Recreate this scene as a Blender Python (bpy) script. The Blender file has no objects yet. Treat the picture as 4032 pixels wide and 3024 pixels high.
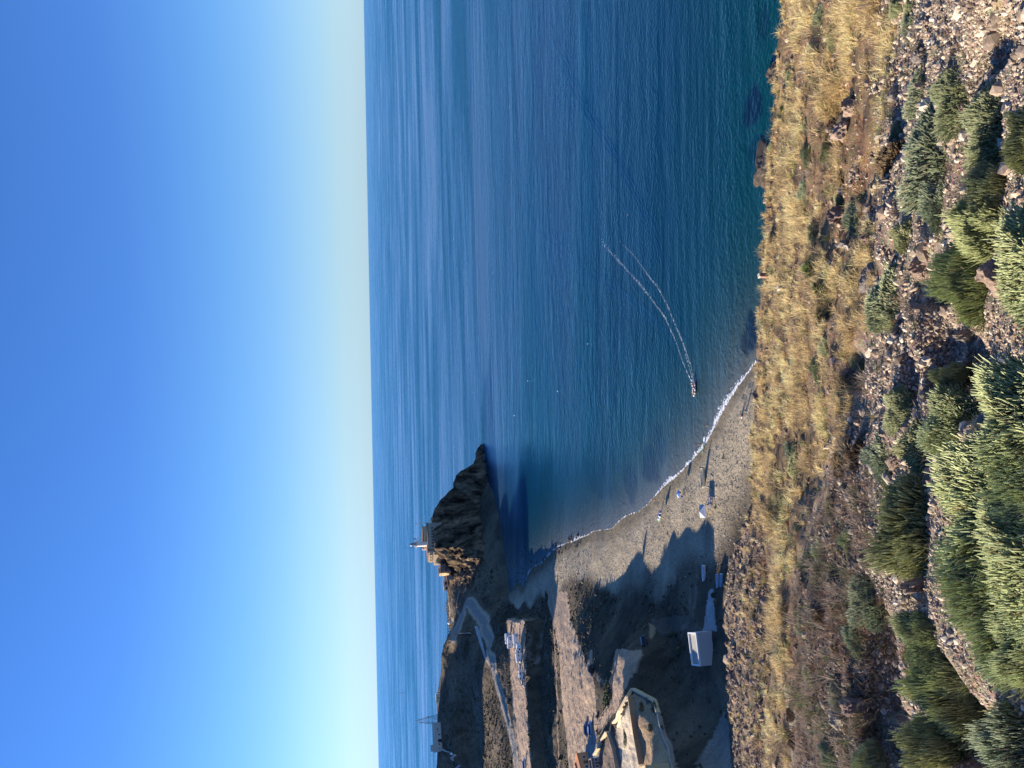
import bpy, math, random
import numpy as np
from mathutils import Vector, Matrix
R = math.radians
rng = np.random.default_rng(7)
random.seed(7)
SC = bpy.context.scene
COL = SC.collection

# ---------------------------------------------------------------- camera
CAMZ = 90.0
FPX = 3028.0
PITCH = R(10.44); ROLL = R(1.12)
fwd = np.array([0, math.cos(PITCH), -math.sin(PITCH)])
r0 = np.array([1.0, 0, 0]); u0 = np.array([0, math.sin(PITCH), math.cos(PITCH)])
rgt = math.cos(ROLL)*r0 - math.sin(ROLL)*u0
upv = math.sin(ROLL)*r0 + math.cos(ROLL)*u0
cam = bpy.data.cameras.new('camera'); camo = bpy.data.objects.new('camera', cam); COL.objects.link(camo)
cx, cy, cz = -upv, rgt, -fwd
camo.matrix_world = Matrix(((cx[0], cy[0], cz[0], 0), (cx[1], cy[1], cz[1], 0), (cx[2], cy[2], cz[2], CAMZ), (0, 0, 0, 1)))
cam.sensor_width = 36.0; cam.lens = FPX/4032*36.0; cam.clip_start = 0.1; cam.clip_end = 200000
SC.camera = camo

# ---------------------------------------------------------------- light
SUN_AZ = -76.0; SUN_EL = 20.0
w = bpy.data.worlds.new('World'); SC.world = w; w.use_nodes = True
nt = w.node_tree; nt.nodes.clear()
sky = nt.nodes.new('ShaderNodeTexSky'); sky.sky_type = 'NISHITA'; sky.sun_disc = False
sky.sun_elevation = R(SUN_EL); sky.sun_rotation = R(SUN_AZ); sky.altitude = 90
sky.air_density = 1.0; sky.dust_density = 0.0; sky.ozone_density = 4.0
hs = nt.nodes.new('ShaderNodeHueSaturation'); hs.inputs['Saturation'].default_value = 1.0; hs.inputs['Value'].default_value = 1.0
SKYR = [(0.0, (0.367, 0.552, 0.954, 1)), (0.066, (0.472, 0.587, 0.81, 1)), (0.16, (0.501, 0.613, 0.788, 1)), (0.34, (0.416, 0.605, 0.83, 1)), (0.558, (0.336, 0.538, 0.877, 1)), (0.78, (0.33, 0.56, 0.905, 1)), (1.0, (0.33, 0.56, 0.905, 1))]   # air colour by height above the horizon
tint = nt.nodes.new('ShaderNodeMix'); tint.data_type = 'RGBA'; tint.blend_type = 'MULTIPLY'; tint.inputs[0].default_value = 1.0
tint.inputs[7].default_value = (1, 1, 1, 1)
bg = nt.nodes.new('ShaderNodeBackground'); bg.inputs['Strength'].default_value = 0.102
wo = nt.nodes.new('ShaderNodeOutputWorld')
nt.links.new(sky.outputs[0], hs.inputs['Color']); nt.links.new(hs.outputs[0], tint.inputs[6])
geo = nt.nodes.new('ShaderNodeTexCoord'); sx_ = nt.nodes.new('ShaderNodeSeparateXYZ'); nt.links.new(geo.outputs['Generated'], sx_.inputs[0])
mr = nt.nodes.new('ShaderNodeMapRange'); nt.links.new(sx_.outputs['Z'], mr.inputs[0]); mr.inputs[1].default_value = 0.0; mr.inputs[2].default_value = 0.5
cr = nt.nodes.new('ShaderNodeValToRGB'); nt.links.new(mr.outputs[0], cr.inputs[0])
cr.color_ramp.elements[0].position = 0.0; cr.color_ramp.elements[0].color = SKYR[0][1]
cr.color_ramp.elements[1].position = SKYR[-1][0]; cr.color_ramp.elements[1].color = SKYR[-1][1]
for p_, c_ in SKYR[1:-1]:
    e_ = cr.color_ramp.elements.new(p_); e_.color = c_
fin = nt.nodes.new('ShaderNodeMix'); fin.data_type = 'RGBA'; fin.blend_type = 'MULTIPLY'; fin.inputs[0].default_value = 1.0
nt.links.new(tint.outputs[2], fin.inputs[6]); nt.links.new(cr.outputs[0], fin.inputs[7])
nt.links.new(fin.outputs[2], bg.inputs[0]); nt.links.new(bg.outputs[0], wo.inputs[0])
sd = np.array([math.sin(R(SUN_AZ))*math.cos(R(SUN_EL)), math.cos(R(SUN_AZ))*math.cos(R(SUN_EL)), math.sin(R(SUN_EL))])
sl = bpy.data.lights.new('sun', 'SUN'); sl.energy = 5.0; sl.angle = R(0.5); sl.color = (1.0, 0.87, 0.70)
so = bpy.data.objects.new('sun', sl); COL.objects.link(so)
so.rotation_euler = Vector(sd).to_track_quat('Z', 'Y').to_euler(); so.location = (-60, 20, 140)
SC.view_settings.view_transform = 'Standard'; SC.view_settings.look = 'None'
SC.view_settings.exposure = 1.2; SC.view_settings.gamma = 1.0
SC.cycles.max_bounces = 5; SC.cycles.diffuse_bounces = 2; SC.cycles.glossy_bounces = 2

# ---------------------------------------------------------------- projection helpers
def pix_dir(sx, sy):
    a = (np.asarray(sx, float)-2016)/FPX; b = (1512-np.asarray(sy, float))/FPX
    return fwd + a[..., None]*(-upv) + b[..., None]*rgt
def at_z(sx, sy, z=0.0):
    d = pix_dir(sx, sy); t = (np.asarray(z, float)-CAMZ)/d[..., 2]
    p = d*t[..., None]; p[..., 2] += CAMZ
    return p
def to_pix(P):
    Q = np.asarray(P, float) - np.array([0, 0, CAMZ])
    zf = Q@fwd; zf = np.where(zf < 1e-3, 1e-3, zf)
    return 2016 - (Q@upv)/zf*FPX, 1512 - (Q@rgt)/zf*FPX

# ---------------------------------------------------------------- noise
_perm = rng.permutation(4096)
_val = rng.random(4096)*2-1
def vnoise(x, y, seed=0):
    x = np.asarray(x, float); y = np.asarray(y, float)
    xi = np.floor(x).astype(np.int64); yi = np.floor(y).astype(np.int64)
    fx = x-xi; fy = y-yi; fx = fx*fx*fx*(fx*(fx*6-15)+10); fy = fy*fy*fy*(fy*(fy*6-15)+10)
    def h(i, j): return _val[_perm[(_perm[(i+seed*131) & 4095]+j) & 4095]]
    a = h(xi, yi); b = h(xi+1, yi); c = h(xi, yi+1); d = h(xi+1, yi+1)
    return (a*(1-fx)+b*fx)*(1-fy)+(c*(1-fx)+d*fx)*fy
def fbm(x, y, o=4, seed=0, g=0.5):
    s = 0; a = 1.0
    for k in range(o):
        s = s+a*vnoise(x*2**k, y*2**k, seed+k*7); a *= g
    return s
def ridged(x, y, o=4, seed=0):
    s = 0; a = 1.0
    for k in range(o):
        s = s+a*(1-np.abs(vnoise(x*2**k, y*2**k, seed+k*7))*2); a *= .5
    return s/2
def sstep(a, b, x):
    t = np.clip((x-a)/(b-a), 0, 1); return t*t*(3-2*t)
def lin(x, xs, ys): return np.interp(x, xs, ys)
def in_poly(px, py, poly):
    inside = np.zeros(px.shape, bool); n = len(poly)
    for i in range(n):
        x1, y1 = poly[i]; x2, y2 = poly[(i+1) % n]
        if y1 == y2: continue
        c = ((y1 > py) != (y2 > py)) & (px < (x2-x1)*(py-y1)/(y2-y1)+x1)
        inside ^= c
    return inside
def dist_line(px, py, pts):
    best = np.full(px.shape, 1e9)
    for (x1, y1), (x2, y2) in zip(pts[:-1], pts[1:]):
        dx, dy = x2-x1, y2-y1; L = dx*dx+dy*dy+1e-9
        t = np.clip(((px-x1)*dx+(py-y1)*dy)/L, 0, 1)
        best = np.minimum(best, np.hypot(px-x1-t*dx, py-y1-t*dy))
    return best

# ---------------------------------------------------------------- materials
def nodes(name):
    m = bpy.data.materials.new(name); m.use_nodes = True
    n = m.node_tree; b = n.nodes['Principled BSDF']
    return m, n, b
def nmix(n, fac, a, b, bt='MIX'):
    x = n.nodes.new('ShaderNodeMix'); x.data_type = 'RGBA'; x.blend_type = bt
    for k, v in ((0, fac), (6, a), (7, b)):
        if hasattr(v, 'links'): n.links.new(v, x.inputs[k])
        elif k == 0: x.inputs[0].default_value = v
        else: x.inputs[k].default_value = (*v[:3], 1)
    return x.outputs[2]
def nnoise(n, scale, detail=4, rough=.55, vec=None, dist=0):
    x = n.nodes.new('ShaderNodeTexNoise'); x.inputs['Scale'].default_value = scale; x.inputs['Detail'].default_value = detail
    x.inputs['Roughness'].default_value = rough; x.inputs['Distortion'].default_value = dist
    if vec is not None: n.links.new(vec, x.inputs['Vector'])
    return x.outputs['Fac']
def nramp(n, v, lo, hi):
    x = n.nodes.new('ShaderNodeMapRange'); n.links.new(v, x.inputs[0])
    x.inputs[1].default_value = lo; x.inputs[2].default_value = hi
    return x.outputs[0]
def nattr(n, name):
    x = n.nodes.new('ShaderNodeAttribute'); x.attribute_name = name; return x
def ncoord(n, scale=(1, 1, 1), rot=(0, 0, 0)):
    g = n.nodes.new('ShaderNodeNewGeometry'); mp = n.nodes.new('ShaderNodeMapping')
    mp.inputs['Scale'].default_value = scale; mp.inputs['Rotation'].default_value = rot
    n.links.new(g.outputs['Position'], mp.inputs[0]); return mp.outputs[0]
def nbump(n, b, h, strength=.5, dist=.1, prev=None):
    x = n.nodes.new('ShaderNodeBump'); x.inputs['Strength'].default_value = strength; x.inputs['Distance'].default_value = dist
    n.links.new(h, x.inputs['Height'])
    if prev is not None: n.links.new(prev, x.inputs['Normal'])
    n.links.new(x.outputs[0], b.inputs['Normal']); return x.outputs[0]
def nmath(n, op, a, b=None):
    x = n.nodes.new('ShaderNodeMath'); x.operation = op
    for k, v in ((0, a), (1, b)):
        if v is None: continue
        if hasattr(v, 'links'): n.links.new(v, x.inputs[k])
        else: x.inputs[k].default_value = v
    return x.outputs[0]
_mats = {}
def mat(name, col, rough=.7, metal=0, var=.15, scale=3.0, spec=None):
    """plain coloured material with a little procedural wear"""
    if name in _mats: return _mats[name]
    m, n, b = nodes(name)
    g = nnoise(n, scale, 5)
    dark = tuple(c*(1-var) for c in col); lite = tuple(min(1, c*(1+var*.6)) for c in col)
    n.links.new(nmix(n, nramp(n, g, .3, .7), dark, lite), b.inputs['Base Color'])
    b.inputs['Roughness'].default_value = rough; b.inputs['Metallic'].default_value = metal
    if spec is not None: b.inputs['Specular IOR Level'].default_value = spec
    _mats[name] = m; return m
def mat_attr(name, rough=.8, attr='col', scale=40, var=.25, trans=0):
    if name in _mats: return _mats[name]
    m, n, b = nodes(name); a = nattr(n, attr)
    g = nnoise(n, scale, 4, vec=ncoord(n))
    c = nmix(n, 1.0, a.outputs['Color'], nmix(n, nramp(n, g, .3, .7), (1-var,)*3, (1+var*.5,)*3), 'MULTIPLY')
    n.links.new(c, b.inputs['Base Color']); b.inputs['Roughness'].default_value = rough
    b.inputs['Specular IOR Level'].default_value = .2
    _mats[name] = m; return m

# ---------------------------------------------------------------- mesh helpers
def mesh_np(name, V, F, cols=None, smooth=False, m=None, nper=None):
    """V (n,3), F (k,3|4) arrays -> mesh"""
    V = np.ascontiguousarray(V, np.float32); F = np.ascontiguousarray(F, np.int32)
    me = bpy.data.meshes.new(name); k = F.shape[1]
    me.vertices.add(len(V)); me.vertices.foreach_set('co', V.ravel())
    me.loops.add(F.size); me.loops.foreach_set('vertex_index', F.ravel())
    me.polygons.add(len(F)); me.polygons.foreach_set('loop_start', np.arange(0, F.size, k, dtype=np.int32))
    try: me.polygons.foreach_set('loop_total', np.full(len(F), k, np.int32))
    except Exception: pass
    me.polygons.foreach_set('use_smooth', np.full(len(F), bool(smooth)))
    if cols is not None:
        for an, c in cols.items():
            a = me.color_attributes.new(an, 'FLOAT_COLOR', 'POINT')
            cc = np.ones((len(V), 4), np.float32); cc[:, :3] = c
            a.data.foreach_set('color', cc.ravel())
    me.update(calc_edges=True); me.validate()
    if m: me.materials.append(m)
    return me
def link(name, me, parent=None, loc=(0, 0, 0), rot=(0, 0, 0)):
    o = bpy.data.objects.new(name, me); COL.objects.link(o)
    o.location = loc; o.rotation_euler = rot
    if parent: o.parent = parent
    return o
def tag(o, label=None, cat=None, group=None, kind=None):
    if label: o['label'] = label
    if cat: o['category'] = cat
    if group: o['group'] = group
    if kind: o['kind'] = kind
    return o
def thing(name, label, cat, loc=(0, 0, 0), rz=0, group=None):
    o = bpy.data.objects.new(name, None); COL.objects.link(o); o.empty_display_size = .3
    o.location = loc; o.rotation_euler = (0, 0, rz); tag(o, label, cat, group); return o
def copy_tree(o, parent=None):
    c = o.copy(); COL.objects.link(c); c.parent = parent
    for ch in list(o.children): copy_tree(ch, c)
    return c
class MB:
    def __init__(s): s.v = []; s.f = []
    def add(s, vs, fs):
        k = len(s.v); s.v += [tuple(map(float, v)) for v in vs]; s.f += [tuple(i+k for i in f) for f in fs]; return s
    def box(s, x0, x1, y0, y1, z0, z1, tx=0, ty=0):
        """box, top inset by tx, ty"""
        vs = [(x0, y0, z0), (x1, y0, z0), (x1, y1, z0), (x0, y1, z0), (x0+tx, y0+ty, z1), (x1-tx, y0+ty, z1), (x1-tx, y1-ty, z1), (x0+tx, y1-ty, z1)]
        return s.add(vs, [(3, 2, 1, 0), (4, 5, 6, 7), (0, 1, 5, 4), (1, 2, 6, 5), (2, 3, 7, 6), (3, 0, 4, 7)])
    def prism(s, pts, a0, a1, axis='y'):
        """extrude a 2d outline (u, w) along axis: y -> (u, a, w); z -> (u, w, a); x -> (a, u, w)"""
        n = len(pts)
        def mk(p, a): return {'y': (p[0], a, p[1]), 'z': (p[0], p[1], a), 'x': (a, p[0], p[1])}[axis]
        vs = [mk(p, a0) for p in pts]+[mk(p, a1) for p in pts]
        return s.add(vs, [tuple(range(n))[::-1], tuple(range(n, 2*n))]+[(i, (i+1) % n, n+(i+1) % n, n+i) for i in range(n)])
    def lathe(s, prof, n=20, c=(0, 0), cap=True):
        vs = []; fs = []
        for r, z in prof:
            for i in range(n):
                a = 2*math.pi*i/n; vs.append((c[0]+r*math.cos(a), c[1]+r*math.sin(a), z))
        for j in range(len(prof)-1):
            for i in range(n): fs.append((j*n+i, j*n+(i+1) % n, (j+1)*n+(i+1) % n, (j+1)*n+i))
        if cap: fs.append(tuple(range(n))[::-1]); fs.append(tuple(range((len(prof)-1)*n, len(prof)*n)))
        return s.add(vs, fs)
    def tube(s, p, q, r, r2=None, n=6):
        p = Vector(p); q = Vector(q); d = (q-p)
        if d.length < 1e-6: return s
        a = d.orthogonal().normalized(); b = d.normalized().cross(a); r2 = r if r2 is None else r2
        vs = [p+(a*math.cos(2*math.pi*i/n)+b*math.sin(2*math.pi*i/n))*r for i in range(n)]+[q+(a*math.cos(2*math.pi*i/n)+b*math.sin(2*math.pi*i/n))*r2 for i in range(n)]
        return s.add(vs, [tuple(range(n))[::-1], tuple(range(n, 2*n))]+[(i, (i+1) % n, n+(i+1) % n, n+i) for i in range(n)])
    def build(s, name, m, parent=None, smooth=False, loc=(0, 0, 0), rot=(0, 0, 0)):
        me = bpy.data.meshes.new(name); me.from_pydata(s.v, [], s.f); me.update()
        if smooth: me.polygons.foreach_set('use_smooth', [True]*len(me.polygons))
        if m: me.materials.append(m)
        return link(name, me, parent, loc, rot)

# ================================================================ TERRAIN
# ---- near hillside: depression of its brow against azimuth
def az_of_sy(sy, sx=3000):
    d = pix_dir(np.asarray(sx, float)+0*np.asarray(sy, float), np.asarray(sy, float)); return np.arctan2(d[..., 0], d[..., 1]), -d[..., 2]/np.hypot(d[..., 0], d[..., 1])
_bs = np.array([-200, 0, 300, 700, 1100, 1400, 1600, 2000, 2100, 2200, 2320, 2500, 2700, 3024, 3300], float)
_bx = np.array([3095, 3082, 3078, 3032, 3008, 2988, 2975, 2962, 2925, 2878, 2868, 2872, 2878, 2905, 2930], float)
_bd = pix_dir(_bx, _bs); _baz = np.arctan2(_bd[:, 0], _bd[:, 1]); _btan = -_bd[:, 2]/np.hypot(_bd[:, 0], _bd[:, 1])
_o = np.argsort(_baz); _baz = _baz[_o]; _btan = _btan[_o]
EYE = 1.6
# slope of the open hillside, smoothed across the view; the brow lies where the slope line meets the seen edge
_sa = np.linspace(-1.4, 1.1, 400)
_s0 = np.interp(_sa, _baz, _btan)-np.interp(_sa, [-.40, -.25, -.10], [EYE/58, EYE/50, EYE/27])
_k = np.exp(-np.linspace(-2.2, 2.2, 61)**2); _k /= _k.sum()
_s1 = np.convolve(np.pad(_s0, 30, mode='edge'), _k, mode='valid')
def hill_z(x, y):
    r = np.hypot(x, y)+1e-6; az = np.arctan2(x, y)
    tb = np.interp(az, _baz, _btan); s = np.interp(az, _sa, _s1)
    yb = EYE/np.clip(tb-s, EYE/80, EYE/18)
    z = CAMZ-EYE-r*s
    left = sstep(-.18, -.34, az)
    # gentle concave-convex relief; vanishes at the brow
    k = np.clip(r/4, 0, 1)*sstep(1.0, .55, r/yb)
    z = z+k*(0.35*fbm(x*.16, y*.16, 3, 3)+0.10*fbm(x*.8, y*.8, 3, 5))
    z = z+np.clip(r/6, .15, 1)*0.03*fbm(x*4, y*4, 3, 9)
    kb = sstep(.5, 1.0, r/yb)*sstep(1.6, 1.0, r/yb)
    z = z+kb*0.16*fbm(x*.9, y*.9, 3, 15)*(1+1.5*left)
    # hidden drop past the brow
    z = z-np.clip(r-yb, 0, 30)*.10-np.clip(r-yb-3, 0, 1e9)*.55
    for (hx, hy, hrx, hry, dep) in HOLLOWS:
        u = (x-hx)/hrx; v = (y-hy)/hry; u = u+.25*vnoise(x*2.1, y*2.1, 17)
        z = z-dep*sstep(-1.25, -.75, u)*sstep(1.9, -.2, u)*sstep(1.4, .5, np.abs(v))
    return z
HOLLOWS = []
_TR = np.exp(np.linspace(math.log(.8), math.log(75), 900)); _TA = np.linspace(-.62, .62, 1300)
def hill_table():
    global _TD
    A, RR = np.meshgrid(_TA, _TR, indexing='ij'); x = RR*np.sin(A); y = RR*np.cos(A)
    _TD = np.minimum.accumulate((CAMZ-hill_z(x, y))/RR, axis=1)
def hill_hit(sx, sy):
    """rays against the hillside, vectorised"""
    d = pix_dir(np.asarray(sx, float), np.asarray(sy, float)); hl = np.hypot(d[..., 0], d[..., 1]); d = d/hl[..., None]
    az = np.arctan2(d[..., 0], d[..., 1]); t = -d[..., 2]; ia = np.clip(np.round((az-_TA[0])/(_TA[1]-_TA[0])).astype(int), 0, len(_TA)-1)
    r_ = np.full(t.shape, np.nan); order = np.argsort(ia, kind='stable'); cuts = np.searchsorted(ia[order], np.arange(len(_TA)+1))
    for k in range(len(_TA)):
        idx = order[cuts[k]:cuts[k+1]]
        if len(idx) == 0: continue
        D = _TD[k]; j = np.searchsorted(-D, -t[idx]); ok = j < len(_TR); j = np.clip(j, 1, len(_TR)-1)
        f = np.clip((D[j-1]-t[idx])/np.maximum(D[j-1]-D[j], 1e-9), 0, 1)
        r_[idx] = np.where(ok, _TR[j-1]+(_TR[j]-_TR[j-1])*f, np.nan)
    P = d*r_[..., None]; P[..., 2] += CAMZ
    return P
hill_table()
_hl = []
for (cx_, cy_, rx_, ry_, dep) in ((3480, 2640, 70, 190, .34), (3520, 2950, 60, 130, .30), (3420, 2860, 40, 110, .22), (3800, 2950, 120, 160, .35), (3690, 1330, 60, 200, .26), (3620, 1120, 40, 70, .12), (3900, 120, 60, 110, .16), (3850, 260, 40, 60, .08), (3570, 1500, 30, 80, .12), (3460, 720, 30, 60, .12), (3300, 390, 40, 60, .30), (3330, 1450, 40, 80, .28), (3250, 1190, 30, 60, .25), (3830, 1500, 60, 120, .20), (3400, 640, 25, 80, .12), (3640, 190, 25, 60, .07), (3500, 1000, 30, 60, .10)):
    q = hill_hit(np.array([cx_]), np.array([cy_]))[0]; e1 = hill_hit(np.array([cx_-rx_]), np.array([cy_]))[0]; m1 = np.linalg.norm(q-np.array([0, 0, CAMZ]))/FPX
    _hl.append((q[0], q[1], ry_*m1, max(abs(e1[1]-q[1]), .1), dep))
HOLLOWS[:] = _hl
hill_table()

# ---- valley and beach: thin plate through points given as (Sx, Sy, height)
CP = [
 # waterline
 (2980,1420,0),(2930,1490,0),(2880,1560,0),(2830,1650,0),(2780,1740,0),(2700,1835,0),(2620,1905,0),(2560,1970,0),(2450,2040,0),(2370,2085,0),(2300,2110,0),(2230,2135,0),(2180,2165,0),(2130,2215,0),(2080,2258,0),(2040,2290,0),(2005,2325,0),
 # under water
 (2800,1560,-3),(2700,1700,-3),(2560,1850,-3),(2400,1960,-3),(2250,2050,-3),(2130,2120,-3),(2040,2190,-3),(3000,1250,-4),(2600,1500,-7),(2300,1800,-7),(2080,2050,-6),
 # beach
 (2940,1600,2.2),(2900,1800,2.6),(2800,1900,2.3),(2700,2050,2.5),(2850,2100,3.2),(2550,2120,2.3),(2450,2180,2.4),(2350,2190,2.4),(2250,2230,2.6),(2180,2240,2.2),(2650,2220,3),(2800,2200,3.4),(2090,2320,2.4),(2040,2360,2.4),
 # shaded slope under the plateau
 (2560,2300,4),(2700,2300,4.5),(2640,2380,5),(2750,2420,6),(2880,2350,7),(2880,2600,9),(2770,2560,8),(2680,2500,7),(2600,2540,8.5),(2560,2420,5.5),(2480,2330,4),(2400,2330,4),(2470,2470,8),(2410,2440,7),(2350,2300,3.5),
 (2850,2800,11),(2740,2750,11),(2880,3024,13),(2760,3000,15),(2720,2880,14),
 # village plateau
 (2500,2710,19),(2540,2790,19.5),(2580,2880,20),(2620,2960,20.5),(2660,3024,21),(2450,2640,17.5),(2440,2760,19),(2400,2820,19),(2520,2900,20),(2560,3024,21),(2450,3000,20.5),(2440,2565,16.5),(2490,2590,16.5),(2520,2580,15),(2450,2550,15),(2350,3000,20),(2300,2900,19),(2330,2780,18.5),(2300,2640,17),(2330,2590,16.5),
 (2260,2800,16.5),(2240,2640,12.5),(2280,2520,11),(2290,2440,8),(2230,2400,5.5),(2210,2320,3.6),(2240,2540,10),
 (2660,2700,12),(2600,2640,11),
 # gully foot
 (2192,2330,3),(2195,2450,7),(2195,2570,8.5),(2195,2700,10),(2195,2850,12),(2195,3024,14),(2150,2290,2.6),(2110,2330,2.8),
 # low ground right of the camper flat
 (2040,2400,4),(2000,2380,5),(2090,2390,3.5),
 # gentle lower hill
 (2000,2480,13),(2000,2560,17),(2000,2680,19),(2015,2820,20.5),(2035,2980,22),
 (1965,2480,13),(1925,2420,14),(1880,2370,18.5),(1840,2362,24),(1823,2401,26),(1797,2483,29),(1905,2475,19.5),(1927,2541,20.5),
 (1930,2560,23),(1930,2680,24.5),(1930,2800,25.5),(1935,2950,26.5),(1870,2540,25.5),(1860,2650,29),(1858,2780,29.5),(1855,2900,30.5),(1850,3024,31),
 (1945,2350,9.5),(1900,2310,14.5),(1850,2310,21),(2003,2345,1.6),(1985,2365,4),
 # skyline of the plateau
 (1785,2400,31),(1785,2470,32),(1805,2570,33),(1775,2530,38),(1742,2580,43),(1750,2620,42),(1735,2680,44),(1728,2760,45.5),(1730,2850,46.5),(1732,2950,47.5),(1735,3024,48),(1738,3200,48),(1790,2700,38),(1790,2850,39.5),(1790,3000,41),
 # left, outside the picture
 (2600,3250,27),(2400,3300,26),(2200,3300,17),(2020,3300,24),(2850,3300,30),(1935,3300,28),(1850,3300,33),
]
CP = np.array(CP, float)
_cw = at_z(CP[:, 0], CP[:, 1], CP[:, 2])
extra = []
for sx, sy, z in ((1768,2400,34.5),(1774,2470,36),(1735,2680,44),(1730,2850,46.5),(1735,3024,48),(1738,3200,48)):
    p = at_z(np.array(sx), np.array(sy), z); r_ = math.hypot(p[0], p[1]); u = p[:2]/r_
    for dr, dz in ((45, -4), (95, -32), (150, -60)):
        extra.append((p[0]+u[0]*dr, p[1]+u[1]*dr, z+dz))
for p in ((-60, 130, 12), (-20, 130, 4), (20, 140, -2), (60, 140, -6), (120, 160, -10), (-110, 130, 28), (-160, 160, 34), (-200, 220, 34), (100, 300, -12), (0, 500, -12), (150, 500, -15), (-40, 620, -12)):
    extra.append(p)
_cw = np.vstack([_cw, np.array(extra)])
def _phi(d2): return np.where(d2 > 1e-9, .5*d2*np.log(np.maximum(d2, 1e-12)), 0)
def _tps_fit(P, lam):
    n = len(P); X = P[:, :2]/100
    K = _phi(((X[:, None]-X[None])**2).sum(-1))+lam*np.eye(n)
    A = np.zeros((n+3, n+3)); A[:n, :n] = K; A[:n, n] = 1; A[:n, n+1:] = X; A[n, :n] = 1; A[n+1:, :n] = X.T
    b = np.zeros(n+3); b[:n] = P[:, 2]; return X, np.linalg.solve(A, b)
_TX, _TW = _tps_fit(_cw, 3e-4)
def tps(x, y):
    x = np.asarray(x, float); sh = x.shape; x = x.ravel()/100; y = np.asarray(y, float).ravel()/100; n = len(_TX); out = np.empty_like(x)
    for i in range(0, len(x), 40000):
        a = x[i:i+40000]; b = y[i:i+40000]
        d2 = (a[:, None]-_TX[:, 0])**2+(b[:, None]-_TX[:, 1])**2
        out[i:i+40000] = _phi(d2)@_TW[:n]+_TW[n]+_TW[n+1]*a+_TW[n+2]*b
    return out.reshape(sh)

# ---- headland: skyline and waterline against Sy
_hs = np.array([1745,1765,1785,1800,1823,1837,1859,1881,1902,1924,1946,1960,1996,2047,2100,2159,2200,2242,2278,2330,2400,2470], float)
_hx = np.array([1903,1884,1874,1870,1863,1843,1816,1794,1787,1787,1754,1740,1715,1698,1703,1709,1728,1745,1757,1766,1770,1778], float)
_wx = np.array([1906,1904,1905,1906,1908,1911,1914,1916,1917,1917,1917,1918,1927,1938,1953,1965,1976,1985,1992,1998,1990,1975], float)
_wt = np.array([3,4,5,6,7,10,14,17,19,20,24,26,30,34,38,46,62,80,88,90,88,80], float)     # run from waterline to crest
_hd = pix_dir(_hx, _hs); _haz = np.arctan2(_hd[:, 0], _hd[:, 1]); _htan = -_hd[:, 2]/np.hypot(_hd[:, 0], _hd[:, 1])
_wd = at_z(_wx, _hs, 0*_hs); _hrw = np.hypot(_wd[:, 0], _wd[:, 1])
_hrt = _hrw+_wt; _hz = CAMZ-_hrt*_htan
_o = np.argsort(_haz); _haz, _hrw, _hrt, _hz = _haz[_o], _hrw[_o], _hrt[_o], np.maximum(_hz[_o], .5)
def headland(x, y):
    r = np.hypot(x, y); az = np.arctan2(x, y)
    zj = 1+0*az; azn = az+.0026*fbm(r*.12, az*60, 3, 31)*sstep(-.30, -.16, az)
    rw = np.interp(azn, _haz, _hrw); rt = np.interp(azn, _haz, _hrt); zt = np.interp(azn, _haz, _hz)
    crag = 8*sstep(-.149, -.136, az+.006*vnoise(r*.1, r*0, 37)+.00022*(r-590))*sstep(-.085, -.11, az); rw = rw-crag*.6; zt = np.where(zt > 3, CAMZ-(CAMZ-zt)*(rt-crag)/rt, zt); rt = rt-crag
    s = (r-rw)/(rt-rw)
    front = np.where(s < 1, np.clip(s, -1, 1), 1)
    prof = np.where(front > 0, 1-(1-np.clip(front, 0, 1))**1.35, front*.8)
    soft = np.interp(np.clip(front, 0, 1), [0, .26, .42, 1], [0, .46, .56, 1])
    kk = sstep(-.240, -.256, az); prof = np.where(front > 0, prof*(1-kk)+soft*kk, prof)
    z = zt*prof
    rock = (ridged(az*46, r*.045, 4, 41)-.5)*7+(ridged(x*.16, y*.16, 3, 43)-.5)*3+fbm(x*.5, y*.5, 3, 47)*1.3
    cliff = sstep(-.27, -.21, az)
    z = z+rock*np.clip(zt/40, .1, 1)*np.clip(front*(1-front)*4, 0, 1)*(.25+.9*cliff)
    # fall on the seaward side
    back = np.interp(az, [-.35, -.26, -.2, -.13, -.09], [75, 60, 45, 26, 8])
    z = z-np.clip(r-rt-back*.35, 0, 1e9)*1.15
    z = z+np.where(r > rt, .5*fbm(x*.2, y*.2, 3, 51)-.5, 0)
    z = np.where((az < _haz[0]) | (az > _haz[-1]), -30, z)
    # fade at the landward end
    return z
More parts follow.
